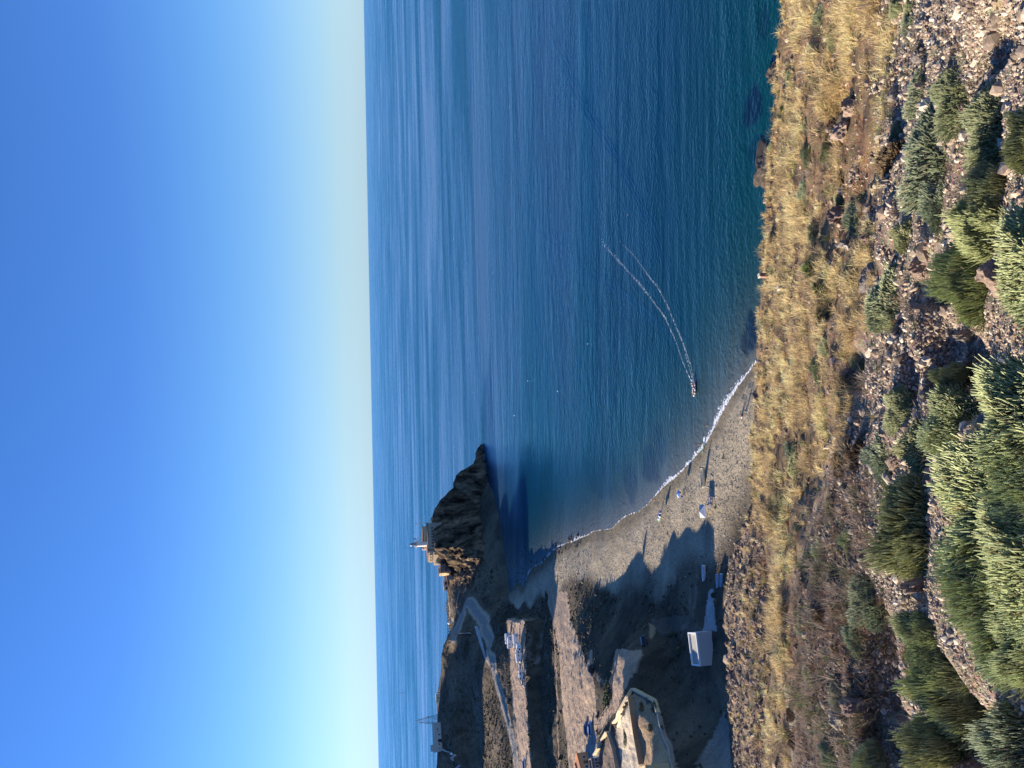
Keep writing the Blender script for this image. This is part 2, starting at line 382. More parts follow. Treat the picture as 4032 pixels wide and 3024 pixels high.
# ---- spurs beyond the left edge: unseen, added and shaped to shade the upper hill
def shadow_q(x, y): return -math.sin(R(SUN_AZ))*y+math.cos(R(SUN_AZ))*x   # across the light
SHADE_SPURS = [  # (pixel at near edge, pixel at far edge, ground height, pixel where the shade ends, its height)
 ((1862, 2800), (1755, 2800), 34, (1830, 2450), 43),
]
def shade_spurs(x, y):
    z = np.full(np.shape(x), -50.0)
    q = shadow_q(x, y)+3.0*vnoise(x*.03, y*.03, 61)
    for (a, b, g, e, ge) in SHADE_SPURS:
        pa = at_z(np.array(a[0]), np.array(a[1]), g); pb = at_z(np.array(b[0]), np.array(b[1]), g); pe = at_z(np.array(e[0]), np.array(e[1]), ge)
        qa, qb = shadow_q(pa[0], pa[1]), shadow_q(pb[0], pb[1]); qm, hw = (qa+qb)/2, abs(qb-qa)/2
        p_along = x*math.sin(R(SUN_AZ))+y*math.cos(R(SUN_AZ))     # towards the sun
        pe_along = pe[0]*math.sin(R(SUN_AZ))+pe[1]*math.cos(R(SUN_AZ))
        H = ge+(p_along-pe_along)*math.tan(R(SUN_EL))+2
        edge_az = sstep(-.555, -.64, np.arctan2(x, y))
        prof = np.clip(1-(np.abs(q-qm)/(hw*1.12))**5, 0, 1)
        jag = 1+.05*fbm(q*.12, q*0+3, 3, 71)
        top = np.minimum(H*jag, ge+(pe_along*0+470-pe_along)*math.tan(R(SUN_EL)))
        z = np.maximum(z, np.where((prof > 0) & (edge_az > 0), top*edge_az*prof, -50))
    return z
_ms = np.array([2385, 2425, 2445, 2600, 2716, 2860, 3024, 3200, 3400], float); _mz = np.array([2, 3, 15.0, 17.0, 18.5, 20, 21.5, 23, 24])
_mx = np.array([2072, 2070, 2066, 2068, 2071, 2080, 2090, 2100, 2110], float)
_mp = at_z(_mx, _ms, _mz); _maz = np.arctan2(_mp[:, 0], _mp[:, 1]); _mr = np.hypot(_mp[:, 0], _mp[:, 1]); _mo = np.argsort(_maz)
_maz, _mr, _mh = _maz[_mo], _mr[_mo], _mz[_mo]
def flat_z(x, y):
    """the camper flat: a terrace with a steep bank towards the viewer and at its right end"""
    r = np.hypot(x, y); az = np.arctan2(x, y)+.004*vnoise(x*.09, y*.09, 33)
    re = np.interp(az, _maz, _mr)+2.5*vnoise(az*60, 0*az, 35); h = np.interp(az, _maz, _mh)
    return np.where(az > _maz[-1], -50, np.minimum(h+(r-re)*0.008, h-(re-r)*1.25))
def ground_z(x, y):
    t = tps(x, y)
    az = np.arctan2(x, y); r = np.hypot(x, y)
    t = np.where(r > 310, np.maximum(t, np.minimum(flat_z(x, y), 30)), t)
    rough = sstep(3.5, 9, t)
    t = t+rough*(.5*fbm(x*.06, y*.06, 3, 81)+.22*fbm(x*.35, y*.35, 3, 83))+.05*fbm(x*.5, y*.5, 3, 85)
    hd = headland(x, y)
    blend = np.where(az < -.318, -sstep(-.318, -.37, az)*60, 0)
    z = np.maximum(t, hd+blend)
    return np.maximum(z, shade_spurs(x, y))
def g1(x, y): return float(ground_z(np.array([x], float), np.array([y], float))[0])
def ground_hit(sx, sy, r0_=120, r1_=720):
    """single ray against the valley ground"""
    d = pix_dir(np.array([sx], float), np.array([sy], float))[0]; d = d/math.hypot(d[0], d[1])
    rs = np.linspace(r0_, r1_, 1600); g = CAMZ+d[2]*rs-ground_z(d[0]*rs, d[1]*rs)
    i = int(np.argmax(g <= 0)); 
    if g[i] > 0: i = len(rs)-1
    r_ = rs[max(i-1, 0)] if i == 0 else rs[i-1]+(rs[i]-rs[i-1])*g[i-1]/max(g[i-1]-g[i], 1e-9)
    return Vector((d[0]*r_, d[1]*r_, CAMZ+d[2]*r_))
def mpp(p): return (Vector(p)-Vector((0, 0, CAMZ))).length/FPX    # metres per source pixel

def polar(az0, az1, na, rs, zf):
    az = np.linspace(az0, az1, na); A, RR = np.meshgrid(az, rs)
    X = RR*np.sin(A); Y = RR*np.cos(A); Z = zf(X, Y)
    V = np.stack([X, Y, Z], -1).reshape(-1, 3); n = len(rs)
    i = np.arange(n-1)[:, None]*na+np.arange(na-1)[None]
    F = np.stack([i, i+1, i+na+1, i+na], -1).reshape(-1, 4)
    return V, F

# ---------------------------------------------------------------- sea
SHORE = at_z(CP[:17, 0], CP[:17, 1], 0*CP[:17, 0])[:, :2]
SHORE_R = at_z(np.array([3130, 3110, 3085, 3050, 3015.]), np.array([-100, 300, 700, 1100, 1300.]), np.zeros(5))[:, :2]
HEADW = _wd[:, :2]
def sea_mesh():
    rs = np.concatenate([np.exp(np.linspace(math.log(95), math.log(900), 360)), np.exp(np.linspace(math.log(905), math.log(90000), 120))])
    V, F = polar(R(-80), R(80), 700, rs, lambda x, y: 0*x)
    x, y = V[:, 0], V[:, 1]
    line = np.vstack([SHORE_R, SHORE])
    d = dist_line(x, y, [tuple(p) for p in line])
    shallow = np.exp(-d/60)
    weed_shade = np.zeros(len(V))
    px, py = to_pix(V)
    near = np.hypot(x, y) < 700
    for (sx, sy, ax, ay, s) in ((2962, 432, 34, 58, .9), (2985, 585, 30, 40, .6), (2958, 1300, 16, 75, .8), (2935, 1350, 14, 40, .6), (2560, 1830, 30, 60, .5), (2600, 1750, 25, 70, .45), (2480, 1900, 20, 60, .4), (2450, 1180, 120, 160, .30), (2260, 1500, 60, 330, .35), (2380, 1480, 50, 200, .3), (2360, 1800, 70, 130, .3), (3000, 90, 20, 60, .5), (2520, 1250, 60, 150, .3)):  # seagrass beds, plus shade on the water under the brow painted as dark ellipses
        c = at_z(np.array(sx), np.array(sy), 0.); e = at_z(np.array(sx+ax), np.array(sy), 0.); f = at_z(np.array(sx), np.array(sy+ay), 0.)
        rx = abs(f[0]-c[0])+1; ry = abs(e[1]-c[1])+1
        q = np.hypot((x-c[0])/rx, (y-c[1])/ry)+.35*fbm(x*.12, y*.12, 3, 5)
        weed_shade = np.maximum(weed_shade, s*sstep(1.15, .75, q))
    murk = np.exp(-dist_line(x, y, [tuple(p) for p in SHORE])/9)
    clear = sstep(420, 200, np.hypot(x, y))
    me = mesh_np('sea', V, F, {'dep': np.stack([shallow, weed_shade, murk], -1), 'far': np.stack([clear, clear*0, clear*0], -1)}, smooth=True)
    return me
def water_mat():
    m, n, b = nodes('sea water')
    a = nattr(n, 'dep'); sp = n.nodes.new('ShaderNodeSeparateColor'); n.links.new(a.outputs['Color'], sp.inputs[0])
    pos = ncoord(n)
    big = nnoise(n, .012, 4, vec=ncoord(n, (.5, 1.6, 1)))
    deep = nmix(n, nramp(n, big, .35, .65), (.0006, .020, .060), (.001, .029, .082))
    c = nmix(n, sp.outputs[0], deep, (.0006, .042, .042))
    c = nmix(n, sp.outputs[2], c, (.115, .125, .115))
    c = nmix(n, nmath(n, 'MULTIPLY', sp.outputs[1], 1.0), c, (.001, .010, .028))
    fa = nattr(n, 'far'); sf = n.nodes.new('ShaderNodeSeparateColor'); n.links.new(fa.outputs['Color'], sf.inputs[0])
    df = n.nodes.new('ShaderNodeBsdfDiffuse'); gl = n.nodes.new('ShaderNodeBsdfGlossy'); fr = n.nodes.new('ShaderNodeFresnel'); mx = n.nodes.new('ShaderNodeMixShader')
    fr.inputs['IOR'].default_value = 1.30; n.links.new(c, df.inputs['Color'])
    n.links.new(fr.outputs[0], mx.inputs[0]); n.links.new(df.outputs[0], mx.inputs[1]); n.links.new(gl.outputs[0], mx.inputs[2]); n.links.new(mx.outputs[0], n.nodes['Material Output'].inputs[0])
    slick = nmath(n, 'ADD', nmath(n, 'MULTIPLY', nnoise(n, .006, 5, .6, ncoord(n, (.35, 2.2, 1)), .6), .5), nmath(n, 'MULTIPLY', nnoise(n, .0021, 6, .62, ncoord(n, (.40, 1.3, 1), (0, 0, .35)), 1.6), .5))
    n.links.new(nmix(n, nramp(n, slick, .44, .60), (.24, .56, .80), (.74, .92, .98)), gl.inputs['Color'])
    n.links.new(nmath(n, 'ADD', nmath(n, 'MULTIPLY', nramp(n, slick, .38, .62), .26), .08), gl.inputs['Roughness'])
    w1 = nnoise(n, .85, 4, .55, ncoord(n, (.8, 1.0, 1), (0, 0, .5)), .3)
    w2 = nnoise(n, .16, 3, .5, ncoord(n, (.6, 1.2, 1), (0, 0, .15)), .3)
    w3 = nnoise(n, .03, 3, .5, ncoord(n, (.4, 1.4, 1)), .3)
    amp = nmath(n, 'ADD', nmath(n, 'MULTIPLY', nramp(n, slick, .60, .40), .85), .20)
    h = nmath(n, 'MULTIPLY', nmath(n, 'ADD', nmath(n, 'MULTIPLY', w1, .62), nmath(n, 'ADD', nmath(n, 'MULTIPLY', w2, .75), nmath(n, 'MULTIPLY', w3, 1.2))), amp)
    bo = nbump(n, b, h, .95, 1.0)
    for q in (df, gl, fr): n.links.new(bo, q.inputs['Normal'])
    n.nodes.remove(b)
    return m
WATER = water_mat()
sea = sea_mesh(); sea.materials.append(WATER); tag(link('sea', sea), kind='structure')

# ---------------------------------------------------------------- valley ground with its real colours and two sunlit patches painted in
def world_line(pts, hit=True):
    out = []
    for p in pts:
        q = ground_hit(*p); out.append((q.x, q.y))
    return out
ROAD = [(2038, 3060), (2029, 2950), (2006, 2870), (1978, 2763), (1954, 2670), (1941, 2601), (1927, 2541), (1907, 2474), (1888, 2425), (1866, 2392), (1850, 2371), (1835, 2375), (1823, 2401), (1816, 2435), (1797, 2483), (1784, 2512)]
ROADW = world_line(ROAD)
ROAD2W = world_line([(1784, 2512), (1779, 2480), (1774, 2440), (1769, 2390), (1765, 2350)])
PATHW = world_line([(1874, 2177), (1845, 2214), (1827, 2264), (1816, 2300), (1803, 2350), (1797, 2400), (1790, 2455)])
TRACKW = world_line([(2165, 2340), (2182, 2500), (2190, 2700), (2196, 2900), (2202, 3040)])
TRAILS = [world_line(t) for t in ([(2150, 2430), (2135, 2500), (2125, 2570), (2110, 2610)], [(2090, 2490), (2078, 2560), (2085, 2590), (2092, 2600)], [(2340, 2660), (2385, 2690), (2400, 2680)], [(2345, 2740), (2365, 2760)], [(2715, 2230), (2718, 2330), (2712, 2430), (2690, 2470)], [(2745, 2240), (2740, 2330), (2728, 2420)])]
CONC, DIRT, PALE, TAN, SCRUB = (.30, .30, .29), (.30, .22, .155), (.62, .52, .38), (.42, .30, .18), (.085, .070, .048)
ZONES = [
 ([(1996,2435),(2066,2435),(2070,2716),(2092,3024),(2100,3200),(2060,3200),(2040,3050),(2029,2950),(2022,2856),(2015,2716),(2001,2549)], (.42,.31,.22)),
 ([(2140,2330),(2235,2330),(2245,2430),(2285,2540),(2310,2620),(2322,2555),(2332,2560),(2332,2630),(2345,2750),(2350,2850),(2345,3200),(2255,3200),(2230,2900),(2215,2800),(2205,2600),(2180,2450)], (.44,.325,.225)),
 ([(2426,2550),(2478,2558),(2523,2558),(2531,2577),(2493,2648),(2463,2712),(2422,2799),(2358,2889),(2345,2851),(2403,2769),(2403,2682),(2422,2569)], (.43,.315,.22)),
 ([(2557,2456),(2589,2456),(2575,2500),(2562,2525),(2556,2500)], (.38,.25,.14)),  # sunlit spot within the shaded slope, painted as lighter ground
 ([(2490,2750),(2497,2814),(2520,2945),(2530,3060),(2456,3060),(2426,2874)], PALE),
 ([(2497,2712),(2584,2754),(2599,2806),(2625,2908),(2663,3024),(2680,3100),(2535,3100),(2520,2945),(2500,2814),(2492,2750)], TAN),
 ([(2407,2882),(2425,2900),(2440,2960),(2452,3060),(2350,3060),(2345,2975)], (.24,.18,.13)),
 ([(2345,2885),(2290,2960),(2265,3060),(2350,3060),(2362,2940)], CONC),
 ([(2870,2860),(2850,2800),(2740,3024),(2760,3200),(2885,3200)], (.30,.26,.21)),
 ([(1866,2461),(1881,2464),(1900,2531),(1919,2613),(1912,2604),(1888,2531)], (.42,.42,.42)),
 ([(2792,2319),(2812,2319),(2810,2389),(2817,2447),(2823,2490),(2765,2490),(2774,2436),(2786,2375)], (.36,.38,.38)),
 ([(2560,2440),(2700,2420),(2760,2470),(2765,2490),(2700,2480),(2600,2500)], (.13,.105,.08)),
]
def ground_mesh():
    rs = np.concatenate([np.arange(90, 150, 3.0), np.arange(150, 330, .75), np.arange(330, 520, .95), np.arange(520, 680, 1.0), np.arange(680, 800, 6)])
    V, F = polar(R(-34), R(11), 1000, rs, ground_z)
    # leave out what lies well under water
    keep = (V[F][:, :, 2].max(1) > -2.5); F = F[keep]
    used = np.zeros(len(V), bool); used[F.ravel()] = True; idx = np.cumsum(used)-1; V = V[used]; F = idx[F]
    x, y, z = V.T; px, py = to_pix(V)
    n1 = fbm(x*.05, y*.05, 4, 11); n2 = fbm(x*.4, y*.4, 3, 13)
    c = np.array(SCRUB)[None]*(1+.35*n1[:, None]+.2*n2[:, None])
    c = c+sstep(.1, .7, n1)[:, None]*np.array([.05, .035, .02])
    # hillside: dry tan slope of the headland landward end
    az = np.arctan2(x, y)
    hillm = ((z > 16) & (px < 1990)).astype(float)[:, None]
    c = c*(1-hillm)+hillm*np.array([.135, .105, .070])*(1+.35*n1[:, None]+.25*n2[:, None])
    hd = headland(x, y); rock = ((hd > z-.8) & (az > -.275) & (hd > .3)).astype(float)*sstep(-.275, -.255, az)
    rk = np.array([.175, .130, .090])*(1+.9*fbm(x*.25, y*.25, 4, 17)[:, None])
    pc = in_poly(px, py, [(1787,1905),(1800,1925),(1840,1950),(1880,1985),(1905,1960),(1900,1930),(1860,1915),(1820,1905)])&(fbm(x*.3,y*.3,3,18)>-.25)  # sunlit face of the crag, painted as paler rock
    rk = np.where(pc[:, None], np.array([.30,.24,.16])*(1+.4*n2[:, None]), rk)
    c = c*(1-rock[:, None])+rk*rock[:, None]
    def jit(): return 4.5*vnoise(x*.3, y*.3, 19)+2*vnoise(x*1.1, y*1.1, 21)
    pj, qj = px+jit()*.5, py+jit()*1.2
    dirt = np.zeros(len(V))
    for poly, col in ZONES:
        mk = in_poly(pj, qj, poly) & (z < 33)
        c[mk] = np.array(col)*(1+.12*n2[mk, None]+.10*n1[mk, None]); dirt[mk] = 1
    # beach
    beach = sstep(4.3, 3.0, z+.5*n1)*(1-dirt)*sstep(2003, 2008, px)*(hd < z-.4)
    sand = np.array([.41, .345, .240])*(1+.13*fbm(x*.15, y*.15, 4, 23)[:, None]+.07*n2[:, None])
    stony = sstep(60, 0, dist_line(px, py, [(2290, 2110), (2180, 2170), (2090, 2260), (2010, 2330)]))[:, None]
    sand = sand*(1-stony*.45)
    tr = sstep(3.5, 1.0, dist_line(x, y, [tuple(at_z(np.array(a), np.array(b), 3.)[:2]) for a, b in ((2795, 2330), (2790, 2200), (2785, 2060))]))[:, None]
    sand = sand*(1-.28*tr)
    wet = sstep(1.5, .5, z)[:, None]; sand = sand*(1-wet*.42)+wet*np.array([.02, .012, 0])
    c = c*(1-beach[:, None])+sand*beach[:, None]
    def ribbon(line, hw, col, soft=.6):
        nonlocal c
        f = sstep(hw+soft, hw-soft, dist_line(x, y, line)+.5*vnoise(x*.5, y*.5, 29))[:, None]
        c = c*(1-f)+np.array(col)*f
    ribbon(ROADW, 3.8, (.42, .36, .27), .8); ribbon(ROADW, 1.9, (.27, .26, .24))
    ribbon(ROAD2W, 2.0, (.34, .29, .22))
    ribbon(PATHW, .9, (.36, .28, .20)); ribbon(TRACKW, 1.3, (.34, .25, .18))
    for t in TRAILS: ribbon(t, .5, (.22, .18, .14))
    c = np.clip(c, .01, .9)
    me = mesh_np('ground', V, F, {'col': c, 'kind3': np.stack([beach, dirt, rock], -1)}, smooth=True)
    return me
def ground_mat():
    m, n, b = nodes('valley ground'); a = nattr(n, 'col'); k = nattr(n, 'kind3')
    sp = n.nodes.new('ShaderNodeSeparateColor'); n.links.new(k.outputs['Color'], sp.inputs[0])
    pos = ncoord(n)
    f = nnoise(n, 1.6, 6, .7, pos); g = nnoise(n, .35, 5, .65, pos); s = nnoise(n, 3.2, 4, .7, ncoord(n, (1, .45, 1)))
    mul = nmix(n, nramp(n, f, .32, .68), (.76, .75, .74), (1.20, 1.19, 1.17))
    c = nmix(n, 1.0, a.outputs['Color'], mul, 'MULTIPLY')
    c = nmix(n, nmath(n, 'MULTIPLY', nmath(n, 'MULTIPLY', nramp(n, s, .62, .70), sp.outputs[0]), .7), c, (.05, .042, .035))
    c = nmix(n, nmath(n, 'MULTIPLY', nramp(n, s, .38, .30), .35), c, (.40, .35, .27))
    n.links.new(c, b.inputs['Base Color']); b.inputs['Roughness'].default_value = .95; b.inputs['Specular IOR Level'].default_value = .15
    v = n.nodes.new('ShaderNodeTexVoronoi'); v.feature = 'DISTANCE_TO_EDGE'; v.inputs['Scale'].default_value = .22; v.inputs['Randomness'].default_value = 1
    n.links.new(ncoord(n, (1.6, 1, .6), (0, .5, 0)), v.inputs['Vector'])
    rg = nnoise(n, .5, 7, .75, ncoord(n, (1, 1, .5), (.4, .3, 0)))
    rk = nmath(n, 'MULTIPLY', nmath(n, 'ADD', nmath(n, 'MULTIPLY', rg, 5.0), nmath(n, 'MINIMUM', nmath(n, 'MULTIPLY', v.outputs['Distance'], 2.0), .8)), sp.outputs[2])
    cr_ = nmix(n, sp.outputs[2], (1, 1, 1), nmix(n, nramp(n, rg, .35, .65), (.45, .43, .42), (1.7, 1.6, 1.45))); c = nmix(n, 1.0, c, cr_, 'MULTIPLY'); n.links.new(c, b.inputs['Base Color'])
    b1 = nbump(n, b, g, .6, 1.2); b2 = nbump(n, b, f, .8, .5, b1); nbump(n, b, rk, 1.0, 1.0, b2)
    return m
gm = ground_mesh(); gm.materials.append(ground_mat()); tag(link('ground', gm), kind='structure')
def ridge_mesh():  # unseen land left of the view, carrying the added shading ridge
    rs = np.arange(120, 760, 5.0)
    V, F = polar(R(-66), R(-33.9), 300, rs, lambda x, y: np.maximum(np.minimum(tps(x, y), 60)+fbm(x*.05, y*.05, 4, 91)*1.2, shade_spurs(x, y)))
    c = np.array([.13, .10, .07])*(1+.35*fbm(V[:, 0]*.05, V[:, 1]*.05, 4, 93)[:, None])
    return mesh_np('hills', V, F, {'col': np.clip(c, .02, 1), 'kind3': c*0}, smooth=True)
rm = ridge_mesh(); rm.materials.append(gm.materials[0]); tag(link('hills', rm), kind='structure')

# ---------------------------------------------------------------- hillside underfoot
def hill_mesh():
    rs = np.concatenate([np.exp(np.linspace(math.log(.5), math.log(68), 620)), np.linspace(69, 175, 60)])
    V, F = polar(R(-75), R(60), 1150, rs, hill_z)
    x, y, z = V.T; px, py = to_pix(V); r = np.hypot(x, y)
    n1 = fbm(x*.5, y*.5, 4, 101); n2 = fbm(x*3, y*3, 3, 103)
    scree = np.array([.36, .285, .205])*(1+.2*n1[:, None]+.2*n2[:, None])
    dry = np.array([.27, .185, .105])*(1+.2*n1[:, None]+.2*n2[:, None])
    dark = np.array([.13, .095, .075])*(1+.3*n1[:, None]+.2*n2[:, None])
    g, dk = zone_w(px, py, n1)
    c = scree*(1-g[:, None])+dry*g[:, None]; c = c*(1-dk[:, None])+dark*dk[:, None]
    red = (sstep(.55, .9, fbm(x*.7+9, y*.7, 3, 107))*.55)[:, None]
    c = c*(1-red)+np.array([.30, .15, .08])*red
    far = sstep(28, 34, r)[:, None]; fc = np.array([.26, .195, .14])*(1+.35*n1[:, None]+.3*n2[:, None]); c = c*(1-far)+fc*far
    return mesh_np('hillside', V, F, {'col': np.clip(c, .02, .8)}, smooth=True)
def zone_w(px, py, n1):
    """golden grass weight and dark twiggy weight at a place on the slope"""
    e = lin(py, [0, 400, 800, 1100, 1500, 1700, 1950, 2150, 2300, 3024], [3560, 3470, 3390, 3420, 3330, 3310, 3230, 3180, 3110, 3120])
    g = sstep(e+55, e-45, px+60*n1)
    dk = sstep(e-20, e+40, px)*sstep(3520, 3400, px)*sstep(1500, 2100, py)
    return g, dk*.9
def soil_mat():
    m, n, b = nodes('stony soil'); a = nattr(n, 'col'); pos = ncoord(n)
    f = nnoise(n, 45, 6, .7, pos); g = nnoise(n, 9, 5, .65, pos); v = n.nodes.new('ShaderNodeTexVoronoi'); v.inputs['Scale'].default_value = 26; n.links.new(pos, v.inputs['Vector'])
    c = nmix(n, 1.0, a.outputs['Color'], nmix(n, nramp(n, f, .3, .7), (.45, .43, .40), (1.45, 1.42, 1.40)), 'MULTIPLY')
    c = nmix(n, .35, c, nmix(n, 1.0, c, v.outputs['Color'], 'MULTIPLY'))
    n.links.new(c, b.inputs['Base Color']); b.inputs['Roughness'].default_value = .95; b.inputs['Specular IOR Level'].default_value = .2
    b1 = nbump(n, b, g, .7, .10); nbump(n, b, f, .9, .03, b1)
    return m
hm = hill_mesh(); hm.materials.append(soil_mat()); tag(link('hillside', hm), kind='structure')

# ================================================================ HILLSIDE COVER
def px_area(n, x0, x1, y0=-60, y1=3084):
    return rng.uniform(x0, x1, n), rng.uniform(y0, y1, n)
ICO_V = None
def ico():
    t = (1+5**.5)/2
    v = np.array([(-1, t, 0), (1, t, 0), (-1, -t, 0), (1, -t, 0), (0, -1, t), (0, 1, t), (0, -1, -t), (0, 1, -t), (t, 0, -1), (t, 0, 1), (-t, 0, -1), (-t, 0, 1)], float)
    v /= np.linalg.norm(v[0])
    f = np.array([(0, 11, 5), (0, 5, 1), (0, 1, 7), (0, 7, 10), (0, 10, 11), (1, 5, 9), (5, 11, 4), (11, 10, 2), (10, 7, 6), (7, 1, 8), (3, 9, 4), (3, 4, 2), (3, 2, 6), (3, 6, 8), (3, 8, 9), (4, 9, 5), (2, 4, 11), (6, 2, 10), (8, 6, 7), (9, 8, 1)])
    return v, f
def rand_rot(n):
    q = rng.normal(size=(n, 4)); q /= np.linalg.norm(q, axis=1)[:, None]; a, b, c, d = q.T
    return np.stack([np.stack([a*a+b*b-c*c-d*d, 2*(b*c-a*d), 2*(b*d+a*c)], -1), np.stack([2*(b*c+a*d), a*a-b*b+c*c-d*d, 2*(c*d-a*b)], -1), np.stack([2*(b*d-a*c), 2*(c*d+a*b), a*a-b*b-c*c+d*d], -1)], 1)
def stones(P, size, pal, sink=.25, flat=(.5, .95)):
    v, f = ico(); n = len(P)
    J = 1+rng.uniform(-.28, .28, (n, 12, 1)); S = rng.uniform(.6, 1.25, (n, 1, 3)); S[:, 0, 2] *= rng.uniform(*flat, n)
    W = np.einsum('nij,nkj->nki', rand_rot(n), (v[None]*J)*S)*size[:, None, None]*.5
    W[:, :, 2] *= .8
    W += P[:, None]; W[:, :, 2] += (size*(.5-sink)*.5)[:, None]
    F = (f[None]+12*np.arange(n)[:, None, None]).reshape(-1, 3)
    pal = np.array(pal); ci = pal[rng.integers(0, len(pal), n)]*rng.uniform(.75, 1.2, (n, 1))
    return W.reshape(-1, 3), F, np.repeat(ci, 12, 0)
STONE_M = mat_attr('field stone', scale=60, var=.35)
def near_slant(P): return np.linalg.norm(P-np.array([0, 0, CAMZ]), axis=1)
# loose stones of the scree
sx, sy = px_area(90000, 3260, 4120)
n1 = fbm(sx*.006, sy*.006, 3, 201); g, dk = zone_w(sx, sy, n1)
keep = rng.random(len(sx)) < (1-.9*g)*np.clip(.75+.6*n1, .15, 1)
sx, sy = sx[keep], sy[keep]; P = hill_hit(sx, sy); ok = ~np.isnan(P[:, 0]); P = P[ok]; sy_ = sy[ok]; sx_ = sx[ok]
pxs = np.clip(rng.lognormal(1.78, .66, len(P)), 3, 75); size = pxs*near_slant(P)/FPX; size = np.clip(size, .006, .16)
V, F, C = stones(P, size, [(.50, .42, .32), (.44, .36, .27), (.56, .47, .36), (.34, .26, .19), (.30, .23, .17), (.22, .17, .13), (.62, .54, .42), (.38, .28, .20), (.46, .37, .27), (.26, .20, .15)])
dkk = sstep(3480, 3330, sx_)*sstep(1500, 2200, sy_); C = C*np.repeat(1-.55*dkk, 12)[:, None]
tag(link('loose_stones', mesh_np('loose_stones', V, F, {'col': C}, m=STONE_M)), kind='stuff')
# stones of the farther rocky slope
sx, sy = px_area(15000, 2860, 3330); P = hill_hit(sx, sy); ok = ~np.isnan(P[:, 0]); P, sx, sy = P[ok], sx[ok], sy[ok]
wl = sstep(1950, 2150, sy)*sstep(3040, 2990, sx)+.10+.5*sstep(.45, .7, fbm(P[:, 0]*.5, P[:, 1]*.5, 3, 205))
k = rng.random(len(P)) < wl; P = P[k]; size = np.clip(rng.lognormal(2.3, .5, len(P)), 4, 40)*near_slant(P)/FPX
V, F, C = stones(P, size, [(.30, .22, .16), (.20, .15, .12), (.38, .30, .22), (.16, .12, .10), (.28, .18, .12)])
tag(link('rubble', mesh_np('rubble', V, F, {'col': C}, m=STONE_M)), kind='stuff')

# ---- dry grass
def blades(P, tn, L, spread, wid, cols, up=.75, curl=.5):
    """P tuft bases (n,3); L tuft lengths -> one mesh of blades"""
    n = len(P); B = tn; N = n*B
    a = rng.uniform(0, 2*math.pi, N); lean = np.abs(rng.normal(0, .55, N))*spread+.08
    l = np.repeat(L, B)*rng.uniform(.55, 1.15, N)
    b = np.repeat(P, B, 0)+np.stack([np.cos(a), np.sin(a), 0*a], 1)*(np.repeat(L, B)*rng.uniform(0, .28, N))[:, None]
    h = np.stack([np.cos(a), np.sin(a), 0*a], 1); upv_ = np.array([0, 0, 1.])
    m_ = b+(h*np.sin(lean)[:, None]+upv_*np.cos(lean)[:, None])*(l*.55)[:, None]
    l2 = lean+curl+rng.uniform(0, .5, N)
    t_ = m_+(h*np.sin(l2)[:, None]+upv_*np.cos(l2)[:, None])*(l*.5)[:, None]
    fa = rng.uniform(0, 2*math.pi, N); wv = np.stack([np.cos(fa), np.sin(fa), 0*fa], 1)*(np.repeat(wid, B)*rng.uniform(.6, 1.2, N))[:, None]*.5
    V = np.stack([b-wv, b+wv, m_-wv*.8, m_+wv*.8, t_], 1).reshape(-1, 3)
    F = (np.array([(0, 1, 3), (0, 3, 2), (2, 3, 4)])[None]+5*np.arange(N)[:, None, None]).reshape(-1, 3)
    c = np.repeat(cols, B, 0)*rng.uniform(.75, 1.25, (N, 1))
    C = np.stack([c*.62, c*.62, c, c, c*1.1], 1).reshape(-1, 3)
    return V, F, np.clip(C, 0, .85)
def grass_mat():
    m, n, b = nodes('blade'); a = nattr(n, 'col')
    d = n.nodes.new('ShaderNodeBsdfTranslucent'); mx = n.nodes.new('ShaderNodeMixShader'); mx.inputs[0].default_value = .3
    n.links.new(a.outputs['Color'], b.inputs['Base Color']); n.links.new(a.outputs['Color'], d.inputs['Color'])
    b.inputs['Roughness'].default_value = .6; b.inputs['Specular IOR Level'].default_value = .25
    out = n.nodes['Material Output']; n.links.new(b.outputs[0], mx.inputs[1]); n.links.new(d.outputs[0], mx.inputs[2]); n.links.new(mx.outputs[0], out.inputs[0])
    return m
BLADE = grass_mat()
sx, sy = px_area(22000, 2860, 3640); P = hill_hit(sx, sy); ok = ~np.isnan(P[:, 0]); P, sx, sy = P[ok], sx[ok], sy[ok]
n1 = fbm(P[:, 0]*.5, P[:, 1]*.5, 4, 101); n3 = fbm(P[:, 0]*.9, P[:, 1]*.9, 3, 111)
g, dk = zone_w(sx, sy, n1)
rocky = sstep(1950, 2150, sy)*sstep(3050, 3000, sx)
n4 = fbm(P[:, 0]*2.2, P[:, 1]*2.2, 2, 117)
dens = g*(1-.75*rocky)*np.clip(.62+1.0*n3+.9*n4, .03, 1)*np.where(sx < 3360, .9, .6)
k = rng.random(len(P)) < dens; P = P[k]; n1k = n1[k]; slant = near_slant(P)
print('tufts', len(P))
cols = np.array([.77, .58, .29])[None]*(1+.15*rng.normal(size=(len(P), 1)))
gr = (rng.random(len(P)) < .06)[:, None]; cols = np.where(gr, np.array([.24, .25, .08]), cols); br = (rng.random(len(P)) < .10)[:, None]; cols = np.where(br, np.array([.30, .20, .12]), cols)
cols = cols*(1+.28*fbm(P[:, 0]*.7, P[:, 1]*.7, 2, 119)[:, None]); L = np.clip(rng.lognormal(-1.62, .36, len(P)), .09, .48)*np.clip(slant/15, .65, 1.15)
V, F, C = blades(P, 34, L*.8, 1.15, np.clip(slant*.00045, .0035, .016), cols)
tag(link('dry_grass', mesh_np('dry_grass', V, F, {'col': C}, m=BLADE)), kind='stuff')
